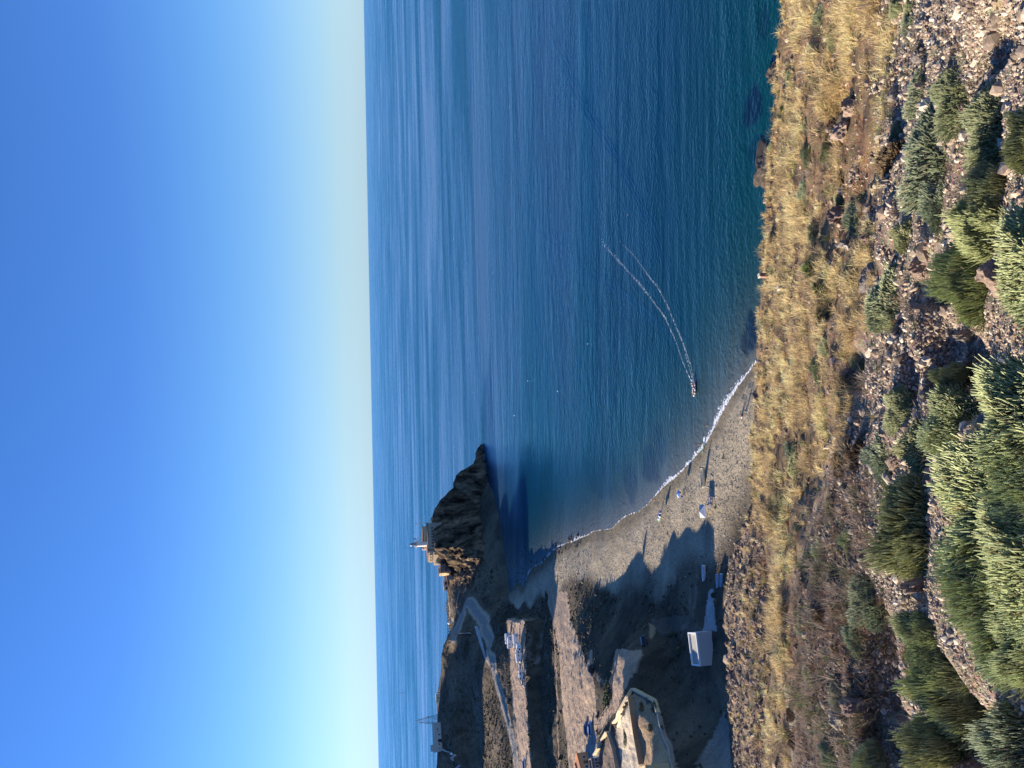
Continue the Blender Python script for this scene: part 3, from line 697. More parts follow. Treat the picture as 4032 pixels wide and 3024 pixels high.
# ---- twiggy dead scrub at the left and sprinkled elsewhere
sx, sy = px_area(9000, 2880, 3900); P = hill_hit(sx, sy); ok = ~np.isnan(P[:, 0]); P, sx, sy = P[ok], sx[ok], sy[ok]
g, dk = zone_w(sx, sy, 0*sx); rocky = sstep(1950, 2150, sy)*sstep(3050, 3000, sx)
k = rng.random(len(P)) < np.clip(dk*.55+rocky*.35+.05, 0, 1); P = P[k]; slant = near_slant(P)
cols = np.array([(.20, .145, .11), (.26, .20, .155), (.13, .15, .06), (.34, .28, .22), (.24, .15, .10)])[rng.integers(0, 5, len(P))]
V, F, C = blades(P, 30, np.clip(rng.lognormal(-2.0, .4, len(P)), .05, .3)*np.clip(slant/10, .7, 1.6), 1.7, np.clip(slant*.00055, .003, .016), cols, curl=.1)
tag(link('dead_scrub', mesh_np('dead_scrub', V, F, {'col': C}, m=BLADE)), kind='stuff')

# ---- wiry green bushes
def wiry(nst, rs, seed, thick=.0052, height=.8, nseg=5, base=(.050, .068, .024), tip=(.40, .44, .17), inner=.5):
    """stems of a dome shaped bush of radius 0.5"""
    g = np.random.default_rng(seed); N = nst
    a = g.uniform(0, 2*math.pi, N); el = np.arcsin(g.uniform(.02, 1, N)); wob = 1+.16*np.sin(3*a+seed)+.10*np.sin(5*a+2*seed)+.08*np.sin(6*el+a*2)
    gapn = np.sin(a*4+seed*1.7)*np.sin(el*5+seed)+.6*np.sin(a*9+el*7+seed); 
    R_ = .5*wob*g.uniform(.80, 1.0, N)*np.where(g.random(N) < inner, g.uniform(.60, .97, N), 1)*(1-.13*(gapn > .55))
    cel = np.cos(el)**.8
    tipp = np.stack([np.cos(a)*cel*R_, np.sin(a)*cel*R_, np.sin(el)*R_*height*1.25], 1)
    root = tipp*np.array([.62, .62, 0])+g.normal(0, .02, (N, 3)); root[:, 2] = np.maximum(tipp[:, 2]-g.uniform(.18, .36, N), -.03)
    mid = root*.45+tipp*.55; mid[:, :2] = root[:, :2]*.25+tipp[:, :2]*.80; 
    tipp = tipp+g.normal(0, .022, (N, 3)); tipp[:, 2] += .03; tipp[:, 2] = np.maximum(tipp[:, 2], .02)
    t0 = .12; ts = np.linspace(t0, 1, nseg)
    pts = np.stack([(1-t)**2*root+2*t*(1-t)*mid+t*t*tipp for t in ts], 1)
    rad = np.array([.55, .9, 1.0, 1.0, .45])[:nseg]*thick
    rr = rad[None, :]*g.uniform(.7, 1.25, (N, 1))
    d = pts[:, -1]-pts[:, 0]; d /= np.linalg.norm(d, axis=1)[:, None]+1e-9
    u = np.cross(d, np.array([.3, .5, .1])); u /= np.linalg.norm(u, axis=1)[:, None]+1e-9; v = np.cross(d, u)
    ang = np.array([0, 2.094, 4.189])
    ring = u[:, None, :]*np.cos(ang)[None, :, None]+v[:, None, :]*np.sin(ang)[None, :, None]
    V = (pts[:, :, None, :]+ring[:, None]*rr[:, :, None, None]).reshape(-1, 3)
    k = nseg*3; f = []
    for s in range(nseg-1):
        for i in range(3): f.append((s*3+i, s*3+(i+1) % 3, (s+1)*3+(i+1) % 3, (s+1)*3+i))
    F = (np.array(f)[None]+k*np.arange(N)[:, None, None]).reshape(-1, 4)
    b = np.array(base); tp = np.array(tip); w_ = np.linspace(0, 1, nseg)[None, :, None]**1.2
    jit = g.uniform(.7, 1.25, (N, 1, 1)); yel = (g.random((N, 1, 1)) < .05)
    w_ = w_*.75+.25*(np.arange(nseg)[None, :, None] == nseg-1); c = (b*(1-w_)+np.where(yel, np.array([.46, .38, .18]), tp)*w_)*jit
    C = np.repeat(c, 3, 1).reshape(-1, 3)
    return V, F, C
def twigs(seed, n=60):
    mb = MB(); g = random.Random(seed)
    for i in range(n):
        a = g.uniform(0, 6.28); e = g.uniform(.25, 1.4); r = g.uniform(.25, .42); p = (math.cos(a)*.05, math.sin(a)*.05, -.05)
        q = (math.cos(a)*math.cos(e)*r*.5, math.sin(a)*math.cos(e)*r*.5, math.sin(e)*r*.5)
        s = (math.cos(a+.2)*math.cos(e)*r, math.sin(a+.2)*math.cos(e)*r, math.sin(e)*r)
        mb.tube(p, q, .009, .006, 4); mb.tube(q, s, .006, .003, 4)
    return mb
STEM_M = BLADE
WOOD_M = mat('dry wood', (.20, .155, .12), .9)
WV = []
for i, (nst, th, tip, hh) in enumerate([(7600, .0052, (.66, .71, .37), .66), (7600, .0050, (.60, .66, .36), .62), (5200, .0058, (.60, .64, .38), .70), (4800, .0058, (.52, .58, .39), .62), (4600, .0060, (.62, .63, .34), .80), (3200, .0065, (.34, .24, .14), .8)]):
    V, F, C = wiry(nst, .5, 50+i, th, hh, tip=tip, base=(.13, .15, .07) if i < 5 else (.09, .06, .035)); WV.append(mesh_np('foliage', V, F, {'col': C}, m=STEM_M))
tw = [twigs(5).build('branches_src', WOOD_M).data]; bpy.data.objects.remove(bpy.data.objects['branches_src'])
def bush(x0, x1, y0, y1, var, label, group='wiry green bushes on the slope', name='wiry_bush', cat='bush', flat=1.0, base=None, branch=True):
    """bush that spans the given pixels"""
    yc = (y0+y1)/2; bx = base if base else x0+(x1-x0)*.80
    p = hill_hit(np.array([bx]), np.array([yc]))[0]
    if np.isnan(p[0]): print('miss', label); return
    m_ = mpp(p); wd = (y1-y0)*m_; ht = (x1-x0)*m_
    hgt = max(.25*wd, (ht-.30*wd))*flat
    t = thing(name, label, cat, p-np.array([0, 0, .02*wd]), random.uniform(0, 6.28), group)
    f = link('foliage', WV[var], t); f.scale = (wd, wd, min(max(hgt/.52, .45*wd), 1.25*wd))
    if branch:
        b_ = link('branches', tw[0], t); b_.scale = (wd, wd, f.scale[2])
    return t
BUSHES = [
 (3680, 4032, 1740, 2330, 0, 'broad pale-tipped wiry bush filling the middle of the bottom right foreground'),
 (3690, 4032, 2130, 2600, 1, 'dense wiry bush at the edge of the shaded hollow, beside the biggest bush'),
 (3840, 4140, 1440, 1920, 0, 'wiry bush at the bottom edge just past the shaded gully'),
 (3900, 4220, 1980, 2560, 0, 'closest wiry bush cut by the bottom edge of the view'),
 (3910, 4230, 1680, 2160, 1, 'wiry bush with long yellow-green stems cut by the bottom edge'),
 (3870, 4160, 2420, 2700, 1, 'wiry bush leaning over the dark shaded ground at the bottom edge'),
 (3655, 3965, 770, 1000, 0, 'upper half clump of the large wiry bush between two stone chutes'),
 (3650, 3900, 930, 1235, 1, 'lower clump of the large wiry bush above the long shaded gully'),
 (3950, 4180, 830, 1270, 0, 'wiry bush at the bottom edge beside the stony strip'),
 (3672, 3810, 255, 510, 2, 'wiry bush with a reddish stone at its foot'),
 (3575, 3650, 285, 455, 3, 'low blue-green bush above the reddish stone'),
 (3575, 3725, 450, 810, 3, 'long low blue-green bush strung down the stony slope'),
 (3820, 3965, 345, 650, 2, 'wiry bush behind the reddish stone, lit yellow at the top'),
 (3960, 4120, 440, 650, 4, 'small bright yellow-green bush on the bottom edge near the right side'),
 (3790, 3975, 650, 850, 2, 'dark-footed wiry bush in front of the large double clump'),
 (3640, 3720, 700, 900, 3, 'blue-green low bush joined to the large wiry bush'),
 (3432, 3535, 1070, 1335, 2, 'oval green bush below the broken rock ledge'),
 (3510, 3585, 865, 995, 4, 'small olive bush with bare stones around it'),
 (3372, 3412, 1360, 1505, 3, 'narrow grey-green bush under the dark boulder'),
 (3468, 3575, 1530, 1715, 2, 'dark round bush left of the narrow grey-green one'),
 (3430, 3500, 1700, 1905, 3, 'pale silvery bush with a brown stone below it'),
 (3545, 3650, 1660, 1870, 4, 'yellow-green bush over a rusty broken rock'),
 (3640, 3800, 1430, 1570, 2, 'bush with curled stems next to the shaded gully'),
 (3620, 3800, 1540, 1830, 1, 'wiry bush between the curled bush and the broad foreground bush'),
 (3420, 3690, 1910, 2300, 4, 'tall olive bush with brown dead patches in its side'),
 (3343, 3430, 2270, 2480, 3, 'slanting grey-green bush over the dark twiggy slope'),
 (3306, 3405, 2455, 2580, 3, 'blue-green bush at the top of the shaded hollow'),
 (3520, 3700, 2400, 2640, 1, 'upper clump of the left bush with brown dry sprigs'),
 (3530, 3870, 2560, 2870, 0, 'large left bush beyond the shaded hollow'),
 (3510, 3760, 2850, 3060, 4, 'yellowish bush at the left edge of the view'),
 (3350, 3480, 2930, 3060, 2, 'green bush in the left corner above the hollow'),
 (3840, 4120, 2790, 3090, 3, 'dark bush in the shade of the bottom left corner'),
 (3215, 3290, 2920, 3020, 3, 'small green bush at the left edge among dark twigs'),
 (3495, 3545, 490, 560, 3, 'upright small green bush beside a rusty streak of soil'),
 (3560, 3590, 0, 60, 2, 'dark green bush at the right edge on the scree border'),
 (3545, 3600, 60, 150, 3, 'second dark green bush from the right edge at the scree border'),
]
for b_ in BUSHES: bush(*b_)
for x0, x1, y0, y1, lb in ((3195, 3235, 2395, 2450, 'rusty brown cushion plant nearest the golden grass'), (3268, 3310, 2530, 2610, 'rusty brown cushion plant beside a blue-green bush'), (3090, 3125, 2790, 2840, 'small rusty cushion plant on the edge of the grass band'), (3098, 3135, 2890, 2950, 'rusty cushion plant near the left edge of the view'),
                           (3350, 3392, 1740, 1870, 'brown dried bush above the silvery bush'), (3286, 3315, 1780, 1880, 'low brown dried bush in the grass'), (3555, 3640, 2520, 2640, 'brown dead sprigs over the left bush'), (3490, 3520, 560, 720, 'long rusty dried plant lying along the slope')):
    bush(x0, x1, y0, y1, 5, lb, 'brown dried cushion plants', 'dried_plant', 'plant', branch=False)
# dark green mounds among the golden grass
MOUNDS = [(3105, 3135, 1730, 1850), (3065, 3095, 1930, 2010), (3180, 3235, 1400, 1500), (3118, 3150, 2055, 2105), (3130, 3150, 1780, 1900), (3205, 3245, 2120, 2230), (3060, 3085, 2520, 2620), (3080, 3120, 2200, 2260), (3095, 3118, 270, 330), (3085, 3112, 390, 440), (3230, 3265, 560, 640), (3165, 3190, 560, 650), (3150, 3175, 700, 790), (3155, 3175, 470, 520), (3290, 3320, 760, 850), (3340, 3385, 790, 940), (3180, 3215, 880, 960), (3230, 3262, 1320, 1410), (3110, 3140, 1380, 1450), (3260, 3290, 110, 190), (3215, 3240, 20, 110), (3140, 3170, 2440, 2520), (3250, 3290, 1960, 2050), (3310, 3350, 2080, 2180), (3270, 3310, 2700, 2800), (3160, 3200, 2620, 2700), (3480, 3560, 0, 60), (3010, 3030, 900, 940), (3020, 3040, 560, 600), (2985, 3005, 1250, 1290)]
MLAB = ['small shrub on the edge of the grass right above the beach', 'dark shrub below the beach boats at the grass edge', 'shrub beside the long dark outcrop with the hollow', 'round shrub just right of the rocky slope', 'low shrub beneath the edge shrub nearest the beach', 'shrub at the foot of the grass above the silvery bush', 'shrub on the grass edge straight below the white hut', 'shrub on the grass edge below the ramp', 'shrub with a light palm close by, near the water edge', 'shrub at the water edge left of the small palm', 'shrub next to the big pinkish-brown boulder', 'shrub above the big pinkish-brown boulder', 'shrub midway between the water edge and the cracked boulder', 'shrub just above the pale pink rock cleft', 'shrub left of the purple-brown cracked boulder', 'wide shrub between cracked boulder and grey rock', 'shrub right of the dark fan palm', 'shrub above the right end of the dark outcrop', 'shrub near the brow above the dark outcrop', 'shrub in the grass near the right edge, lower one', 'shrub in the grass touching the right edge', 'shrub in the golden band below the white hut', 'shrub between silvery bush and tall olive bush, in the grass', 'shrub just above the tall olive bush', 'shrub by the pale wedge-shaped stone', 'shrub on the golden band above the shaded hollow', 'shrub touching the right edge above the scree', 'tiny shrub on the brow right of the brick post', 'tiny shrub on the brow over the large sea rock', 'tiny shrub on the brow left of the tall brick post']
ways = ['right of the two brick posts', 'near the edge over the water', 'between two bleached patches', 'above the scree border', 'beside a dark boulder']
for i, (x0, x1, y0, y1) in enumerate(MOUNDS):
    bush(x0, x1, y0, y1, [3, 4, 2][i % 3], MLAB[i], 'small shrubs in the golden grass', 'small_shrub', 'shrub', branch=False)

# ---- boulders
def rock_mesh(seed, n=2, col=(.30, .22, .17), rough=.6):
    import bmesh
    bm = bmesh.new(); bmesh.ops.create_icosphere(bm, subdivisions=4, radius=.5)
    off = seed*7.3
    g = random.Random(seed); planes = [(Vector((g.uniform(-1, 1), g.uniform(-1, 1), g.uniform(-.6, 1))).normalized(), g.uniform(.26, .42)) for _ in range(11)]
    for v in bm.verts:
        p = v.co.copy()
        for nn, d in planes:
            k = p.dot(nn)
            if k > d: p -= nn*(k-d)*.92
        q = p*5
        h = float(fbm(np.array([q.x+off+q.z*.7]), np.array([q.y-q.z*.6]), 4, seed)[0])
        q2 = p*17; h2 = float(fbm(np.array([q2.x+off+q2.z*.7]), np.array([q2.y-q2.z*.6]), 3, seed+3)[0])
        v.co = p*(1+rough*.42*h+rough*.13*h2)
    me = bpy.data.meshes.new('boulder'); bm.to_mesh(me); bm.free()
    return me
def rock_mat(name, a, b_, sc=6):
    if name in _mats: return _mats[name]
    m, n, b = nodes(name); tc = n.nodes.new('ShaderNodeTexCoord')
    f = nnoise(n, sc, 6, .65, tc.outputs['Object']); g = nnoise(n, sc*6, 4, .7, tc.outputs['Object'])
    c = nmix(n, nramp(n, f, .35, .65), a, b_); c = nmix(n, 1.0, c, nmix(n, nramp(n, g, .3, .7), (.7,)*3, (1.2,)*3), 'MULTIPLY')
    n.links.new(c, b.inputs['Base Color']); b.inputs['Roughness'].default_value = .9
    nbump(n, b, g, .7, .03); _mats[name] = m; return m
RM = [rock_mesh(s) for s in range(1, 7)]
ROCKC = {'pink': rock_mat('pink rock', (.24, .16, .115), (.42, .31, .23)), 'brown': rock_mat('brown rock', (.17, .11, .09), (.27, .18, .14)), 'pale': rock_mat('pale rock', (.36, .30, .22), (.46, .39, .30)), 'grey': rock_mat('grey rock', (.20, .17, .15), (.32, .28, .25)), 'sea': rock_mat('sea rock', (.055, .045, .032), (.14, .10, .065), 3)}
_rc = {}
def boulder(x0, x1, y0, y1, kind, label, group=None, k=None, sink=.28, zfun=None, name='boulder', cat='rock', tall=1.0):
    yc = (y0+y1)/2
    if zfun is None: p = hill_hit(np.array([(x0+x1)/2+(x1-x0)*.2]), np.array([yc]))[0]
    else: p = zfun((x0+x1)/2+(x1-x0)*.25, yc)
    if np.isnan(p[0]): print('miss', label); return
    m_ = mpp(p); w_ = (y1-y0)*m_; h_ = (x1-x0)*m_
    k = random.randrange(6) if k is None else k
    if (k, kind) not in _rc:
        me = RM[k].copy(); me.materials.append(ROCKC[kind]); _rc[(k, kind)] = me
    o = link(name, _rc[(k, kind)], None, (p[0], p[1], p[2]+h_*(.5-sink)*.8), (0, 0, random.uniform(0, 6.28)))
    o.scale = (w_*1.05, w_*random.uniform(.7, 1.0), h_*1.15*tall); tag(o, label, cat, group); return o
BOULD = [
 (3268, 3345, 460, 570, 'pink', 'big pinkish-brown boulder by the dark cleft in the golden grass'),
 (3320, 3372, 385, 460, 'pink', 'pale pink rock above the dark cleft'),
 (3255, 3330, 800, 890, 'brown', 'purple-brown cracked boulder in the golden grass'),
 (3300, 3352, 940, 985, 'grey', 'grey rock with a bleached stick against it'),
 (3585, 3662, 1010, 1115, 'pink', 'big pinkish rock ledge over the oval green bush'),
 (3390, 3460, 1040, 1150, 'grey', 'grey-brown rock slab left of the rock ledge'),
 (3388, 3440, 910, 970, 'brown', 'reddish brown rock among pale stones'),
 (3310, 3345, 1350, 1530, 'brown', 'long dark rock outcrop with a black hollow below it'),
 (3320, 3352, 1612, 1642, 'pale', 'cream stone lying near the brown dried bush'),
 (3500, 3545, 1770, 1850, 'pink', 'rusty broken rock under the yellow-green bush'),
 (3775, 3828, 408, 455, 'pink', 'smooth reddish stone at the foot of a wiry bush'),
 (3870, 3990, 1000, 1150, 'pink', 'rusty rock between the lower clumps at the bottom edge'),
 (3540, 3680, 2270, 2340, 'pink', 'broken pink rock left of the tall olive bush'),
 (3990, 4040, 1250, 1300, 'pink', 'smooth orange-brown stone cut by the bottom edge'),
 (3125, 3165, 1250, 1310, 'brown', 'dark brown rock below the brick post'),
 (3275, 3320, 2810, 2880, 'pale', 'pale wedge-shaped stone over the shaded hollow'),
 (3320, 3395, 2740, 2830, 'brown', 'dark rounded rock at the head of the shaded hollow'),
 (3460, 3500, 700, 740, 'pale', 'cream stone under the rusty plant'),
 (3440, 3475, 510, 560, 'pale', 'cream angular stone beside the upright small bush'),
 (3500, 3540, 340, 400, 'pale', 'cream stone among the rubble near the pink rock'),
 (3600, 3650, 200, 250, 'grey', 'grey lavender stone at the scree border'),
 (3600, 3660, 320, 350, 'pale', 'thin cream slab at the edge of a low blue-green bush'),
 (3870, 3900, 290, 330, 'pale', 'pale stone on the bare scree in the lower right corner'),
 (3760, 3850, 1290, 1340, 'grey', 'grey stone in the shaded gully'),
 (2975, 3005, 2330, 2368, 'pink', 'pale pink rock on the rocky slope over the ramp'),
 (2958, 2982, 2435, 2475, 'pink', 'pink rock on the rocky slope below the white hut'),
]
for b_ in BOULD: boulder(*b_)
# the rim of earth whose shade fills the hollows, and dead branches
def stick(pts, r, label, name='dead_branch'):
    mb = MB(); P3 = [hill_hit(np.array([a]), np.array([b]))[0] for a, b, h in pts]
    P3 = [Vector(p)+Vector((0, 0, h)) for p, (a, b, h) in zip(P3, pts)]
    for i, (p, q) in enumerate(zip(P3[:-1], P3[1:])):
        mb.tube(p, q, r*(1-.2*i), r*(1-.2*(i+1)), 6)
    o = mb.build(name, mat('bleached wood', (.45, .40, .34), .8)); tag(o, label, 'branch')
stick([(3303, 965, .05), (3325, 972, .10), (3350, 966, .06), (3345, 985, .02)], .012, 'bleached white stick lying against a grey rock')

# ---- brick posts on the brow
for (x0, x1, yc, lb) in ((2990, 3034, 1085, 'square brick post with a pale top standing against the sea'), (3062, 3098, 1135, 'short brick post standing in the grass below the other one')):
    p = hill_hit(np.array([x1]), np.array([yc]))[0]; m_ = mpp(p); hgt = (x1-x0)*m_*1.15; wd = 15*m_
    t = thing('brick_post', lb, 'post', p-np.array([0, 0, .05]), .3, 'brick posts on the slope')
    m, n, b = nodes('brick'); tc = n.nodes.new('ShaderNodeTexCoord'); br = n.nodes.new('ShaderNodeTexBrick'); n.links.new(tc.outputs['Object'], br.inputs[0])
    br.inputs['Scale'].default_value = 14; br.inputs['Color1'].default_value = (.24, .10, .06, 1); br.inputs['Color2'].default_value = (.30, .15, .09, 1); br.inputs['Mortar'].default_value = (.4, .36, .3, 1)
    n.links.new(br.outputs[0], b.inputs['Base Color']); b.inputs['Roughness'].default_value = .9
    MB().box(-wd/2, wd/2, -wd/2, wd/2, -.1, hgt).build('shaft', m, t)
    MB().box(-wd*.58, wd*.58, -wd*.58, wd*.58, hgt, hgt+wd*.22, .01, .01).build('cap', mat('cement', (.55, .48, .38), .9), t)
# ---- dwarf palms
def palm(x0, x1, y0, y1, label):
    p = hill_hit(np.array([x1-15.]), np.array([(y0+y1)/2]))[0]; m_ = mpp(p); R_ = (y1-y0)*m_*.5
    t = thing('dwarf_palm', label, 'palm', p, 0, 'dwarf palms in the grass')
    g = np.random.default_rng(int(x0)); N = 26; Vs = []; Fs = []; k = 0
    for i in range(N):
        a = g.uniform(0, 6.28); e = g.uniform(.15, 1.45); L_ = R_*g.uniform(.7, 1.1)
        d = np.array([math.cos(a)*math.cos(e), math.sin(a)*math.cos(e), math.sin(e)]); c = d*L_*.55
        s_ = np.array([-math.sin(a), math.cos(a), 0]); u_ = np.cross(d, s_)
        for j in range(13):
            th = (j-6)*.22; dd = d*math.cos(th)+s_*math.sin(th); L2 = L_*.5*(1-.03*abs(j-6)); ww = (s_*math.cos(th)-d*math.sin(th))*L_*.028
            Vs += [c, c+dd*L2*.5-ww+u_*.01, c+dd*L2*.5+ww+u_*.01, c+dd*L2+np.array([0, 0, -.08*L2])]; Fs += [(k, k+1, k+2), (k+1, k+3, k+2)]; k += 4
    V = np.array(Vs); C = np.array([.10, .135, .045])[None]*g.uniform(.7, 1.4, (len(V), 1))
    link('fronds', mesh_np('fronds', V, np.array(Fs), {'col': C}, m=BLADE), t)
    mb = MB(); 
    for i in range(10):
        a = i*.63; mb.tube((0, 0, -.05), (math.cos(a)*R_*.4, math.sin(a)*R_*.4, R_*.35), .012, .006, 5)
    mb.build('stems', WOOD_M, t)
palm(3155, 3230, 1000, 1120, 'dark fan-leaved dwarf palm with a deep shadow beside it')
palm(3200, 3250, 1090, 1170, 'lighter fan-leaved dwarf palm just left of the dark one')
palm(3085, 3110, 400, 450, 'small yellow-green dwarf palm near the water edge on the right')

# ================================================================ OBJECTS IN THE BAY
def V3(p): return Vector((float(p[0]), float(p[1]), float(p[2])))
WHITE = mat('white paint', (.78, .78, .76), .45, var=.06); GLASS = mat('dark glass', (.025, .03, .04), .12, var=.1); TYRE = mat('tyre', (.025, .025, .027), .85); STEEL = mat('galvanised steel', (.42, .43, .44), .4, .7)
RIM = mat('wheel rim', (.45, .45, .46), .35, .6); LAMPG = mat('lamp glass', (.75, .75, .72), .2); RED = mat('red lamp', (.35, .02, .02), .3)
def wheels(t, xs, hw, r, w_=.2):
    for x in xs:
        for s in (-1, 1):
            mb = MB(); mb.tube((x, s*(hw-w_), r), (x, s*hw, r), r, n=18); wl = mb.build('wheel', TYRE, t)
            MB().tube((x, s*(hw-.02), r), (x, s*(hw+.012), r), r*.58, n=12).build('rim', RIM, wl)
def loft_box(mb, secs):
    """secs: list of (x, halfwidth, z0, z1, tophalf)"""
    vs = []; fs = []
    for x, hw, z0, z1, th in secs: vs += [(x, -hw, z0), (x, hw, z0), (x, hw, z0+(z1-z0)*.55), (x, th, z1), (x, -th, z1), (x, -hw, z0+(z1-z0)*.55)]
    n = len(secs)
    for j in range(n-1):
        for i in range(6): fs.append((j*6+i, j*6+(i+1) % 6, (j+1)*6+(i+1) % 6, (j+1)*6+i))
    fs += [tuple(range(6))[::-1], tuple(range((n-1)*6, n*6))]
    return mb.add(vs, fs)
def car(loc, rz, L, paint, label, suv=False, group='cars parked on the dirt'):
    t = thing('parked_car', label, 'car', loc, rz, group); H = 1.75 if suv else 1.45; hw = .88; h1 = .92 if suv else .80
    a = -L/2; b = L/2
    mb = MB(); loft_box(mb, [(a, hw*.86, .35, h1-.08, hw*.80), (a+.25, hw, .25, h1, hw*.93), (0, hw, .22, h1+.03, hw*.95), (b-1.0, hw, .22, h1, hw*.93), (b-.25, hw*.95, .25, h1-.12, hw*.85), (b, hw*.78, .38, h1-.25, hw*.7)])
    body = mb.build('body', paint, t)
    c0 = a+(.15 if suv else .5)
    rf = MB().box(c0+.35, b-1.75, -hw*.74, hw*.74, H-.07, H, .05, .05).build('roof', paint, t)
    gl = MB(); gl.add([(c0, -hw*.9, h1), (b-1.0, -hw*.9, h1), (b-1.0, hw*.9, h1), (c0, hw*.9, h1), (c0+.3, -hw*.76, H-.075), (b-1.72, -hw*.76, H-.075), (b-1.72, hw*.76, H-.075), (c0+.3, hw*.76, H-.075)], [(3, 2, 1, 0), (4, 5, 6, 7), (0, 1, 5, 4), (1, 2, 6, 5), (2, 3, 7, 6), (3, 0, 4, 7)])
    gl.build('windows', GLASS, t)
    wheels(t, (a+.8, b-.85), hw, .33)
    for s in (-1, 1):
        MB().box(b-.16, b-.03, s*.55-.15, s*.55+.15, .5, .64).build('headlight', LAMPG, t)
        MB().box(a-.01, a+.06, s*.62-.1, s*.62+.1, .6, .78).build('tail_light', RED, t)
        MB().box(b-1.3, b-1.15, s*(hw+.02)-.08, s*(hw+.02)+.08, h1+.0, h1+.14).build('mirror', paint, t)
    return t
def camper(loc, rz, L, label, kind='van', H=2.9, group='campers and cars parked in a row on the dirt flat'):
    t = thing('camper_van', label, 'camper', loc, rz, group); hw = 1.08; a = -L/2; b = L/2
    if kind == 'van':
        MB().prism([(a, .4), (a, H), (b-1.5, H), (b-.95, H*.62+.15), (b-.1, 1.15), (b, .45)], -hw, hw).build('body', WHITE, t)
        gl = MB(); gl.prism([(b-1.36, H-.35), (b-.96, H*.62+.22), (b-.30, 1.28), (b-.5, 1.27), (b-1.1, H*.6+.2), (b-1.5, H-.35)], -hw*.86, hw*.86); gl.build('windscreen', GLASS, t)
        for s in (-1, 1):
            MB().prism([(b-1.7, 1.35), (b-1.7, 1.95), (b-1.15, 1.95), (b-.75, 1.4)], s*hw-.01, s*hw+.012).build('side_window', GLASS, t)
            MB().box(a+.6, a+1.7, s*hw-.01, s*hw+.012, 1.35, 1.9).build('side_window', GLASS, t)
    else:   # coach built with a sleeping bay over the cab
        MB().prism([(a, .5), (a, H), (b-.7, H), (b-.3, H-.35), (b-.35, H-1.0), (b-1.9, H-1.05), (b-1.9, .5)], -hw, hw).build('living_cabin', WHITE, t)
        MB().prism([(b-1.88, .4), (b-1.88, H-1.07), (b-1.1, H-1.07), (b-.75, 1.2), (b+.1, 1.0), (b+.15, .4)], -hw*.92, hw*.92).build('cab', WHITE, t)
        MB().prism([(b-1.08, H-1.12), (b-1.04, H-1.12), (b-.70, 1.24), (b-.78, 1.22)], -hw*.8, hw*.8).build('windscreen', GLASS, t)
        for s in (-1, 1):
            MB().box(a+.5, a+1.4, s*hw-.01, s*hw+.014, 1.45, 2.0).build('side_window', GLASS, t)
            MB().box(a+2.2, a+2.9, s*hw-.01, s*hw+.014, 1.45, 2.0).build('side_window', GLASS, t)
            MB().prism([(b-1.75, 1.3), (b-1.75, 1.75), (b-1.25, 1.75), (b-.95, 1.3)], s*hw*.92-.01, s*hw*.92+.014).build('side_window', GLASS, t)
    MB().box(a+1, a+1.7, -.35, .35, H+.002, H+.12, .05, .05).build('roof_hatch', mat('grey plastic', (.2, .21, .23), .5), t)
    MB().box(a-.03, a-.002, -.5, .5, 1.3, 1.9).build('rear_window', GLASS, t)
    wheels(t, (a+1.0, b-.95), hw, .35)
    for s in (-1, 1): MB().box(b-.02, b+.02, s*.75-.15, s*.75+.15, .62, .8).build('headlight', LAMPG, t)
    return t
def pxloc(sx, sy): return ground_hit(sx, sy)
# ---- vehicles (heading is an angle from +x)
camper(pxloc(2010, 2512), R(15), 6.0, 'white camper at the back left of the cluster, nearest the road hill', 'coach', 3.0)
camper(pxloc(2019, 2527), R(-8), 6.6, 'long white camper parked in front of the rearmost one', 'coach', 3.0)
camper(pxloc(2043, 2520), R(8), 7.2, 'bluish white long camper nearest the shaded gully', 'coach', 3.1)
camper(pxloc(2053, 2545), R(80), 5.4, 'white van facing the long bluish camper', 'van', 2.5)
camper(pxloc(2054, 2584), R(196), 6.2, 'bright white camper with a big windscreen, left of the tight cluster', 'coach', 3.0)
car(pxloc(2057, 2628), R(185), 4.3, WHITE, 'white car next to the bright camper, fourth from the left of the row', True, 'campers and cars parked in a row on the dirt flat')
camper(pxloc(2060, 2660), R(188), 4.9, 'small white van with dark windscreen between two white cars', 'van', 2.2)
car(pxloc(2065, 2690), R(190), 3.9, WHITE, 'small white car with black windows at the left end of the row', False, 'campers and cars parked in a row on the dirt flat')
car(pxloc(2070, 3005), R(15), 4.6, mat('silver paint', (.55, .57, .6), .35, .3, .05), 'silver grey car alone at the left edge of the camper flat', True)
BLUE = mat('blue car paint', (.045, .09, .20), .3, .2, .08); BLUEW = mat('pale blue car paint', (.30, .40, .55), .3, .2, .08)
car(pxloc(2314, 2870), R(8), 4.9, BLUE, 'dark blue car parked beside the pale blue one')
car(pxloc(2331, 2868), R(4), 5.0, BLUEW, 'pale blue car parked nearest the village path')
car(pxloc(2334, 2638), R(185), 4.0, mat('black paint', (.03, .035, .05), .3, .1), 'black car with a pale front alone at the edge of the shaded scrub', True)
car(pxloc(2548, 2532), R(205), 4.6, mat('navy paint', (.03, .045, .08), .3, .1), 'navy car by the mound of earth above the white hut', True)

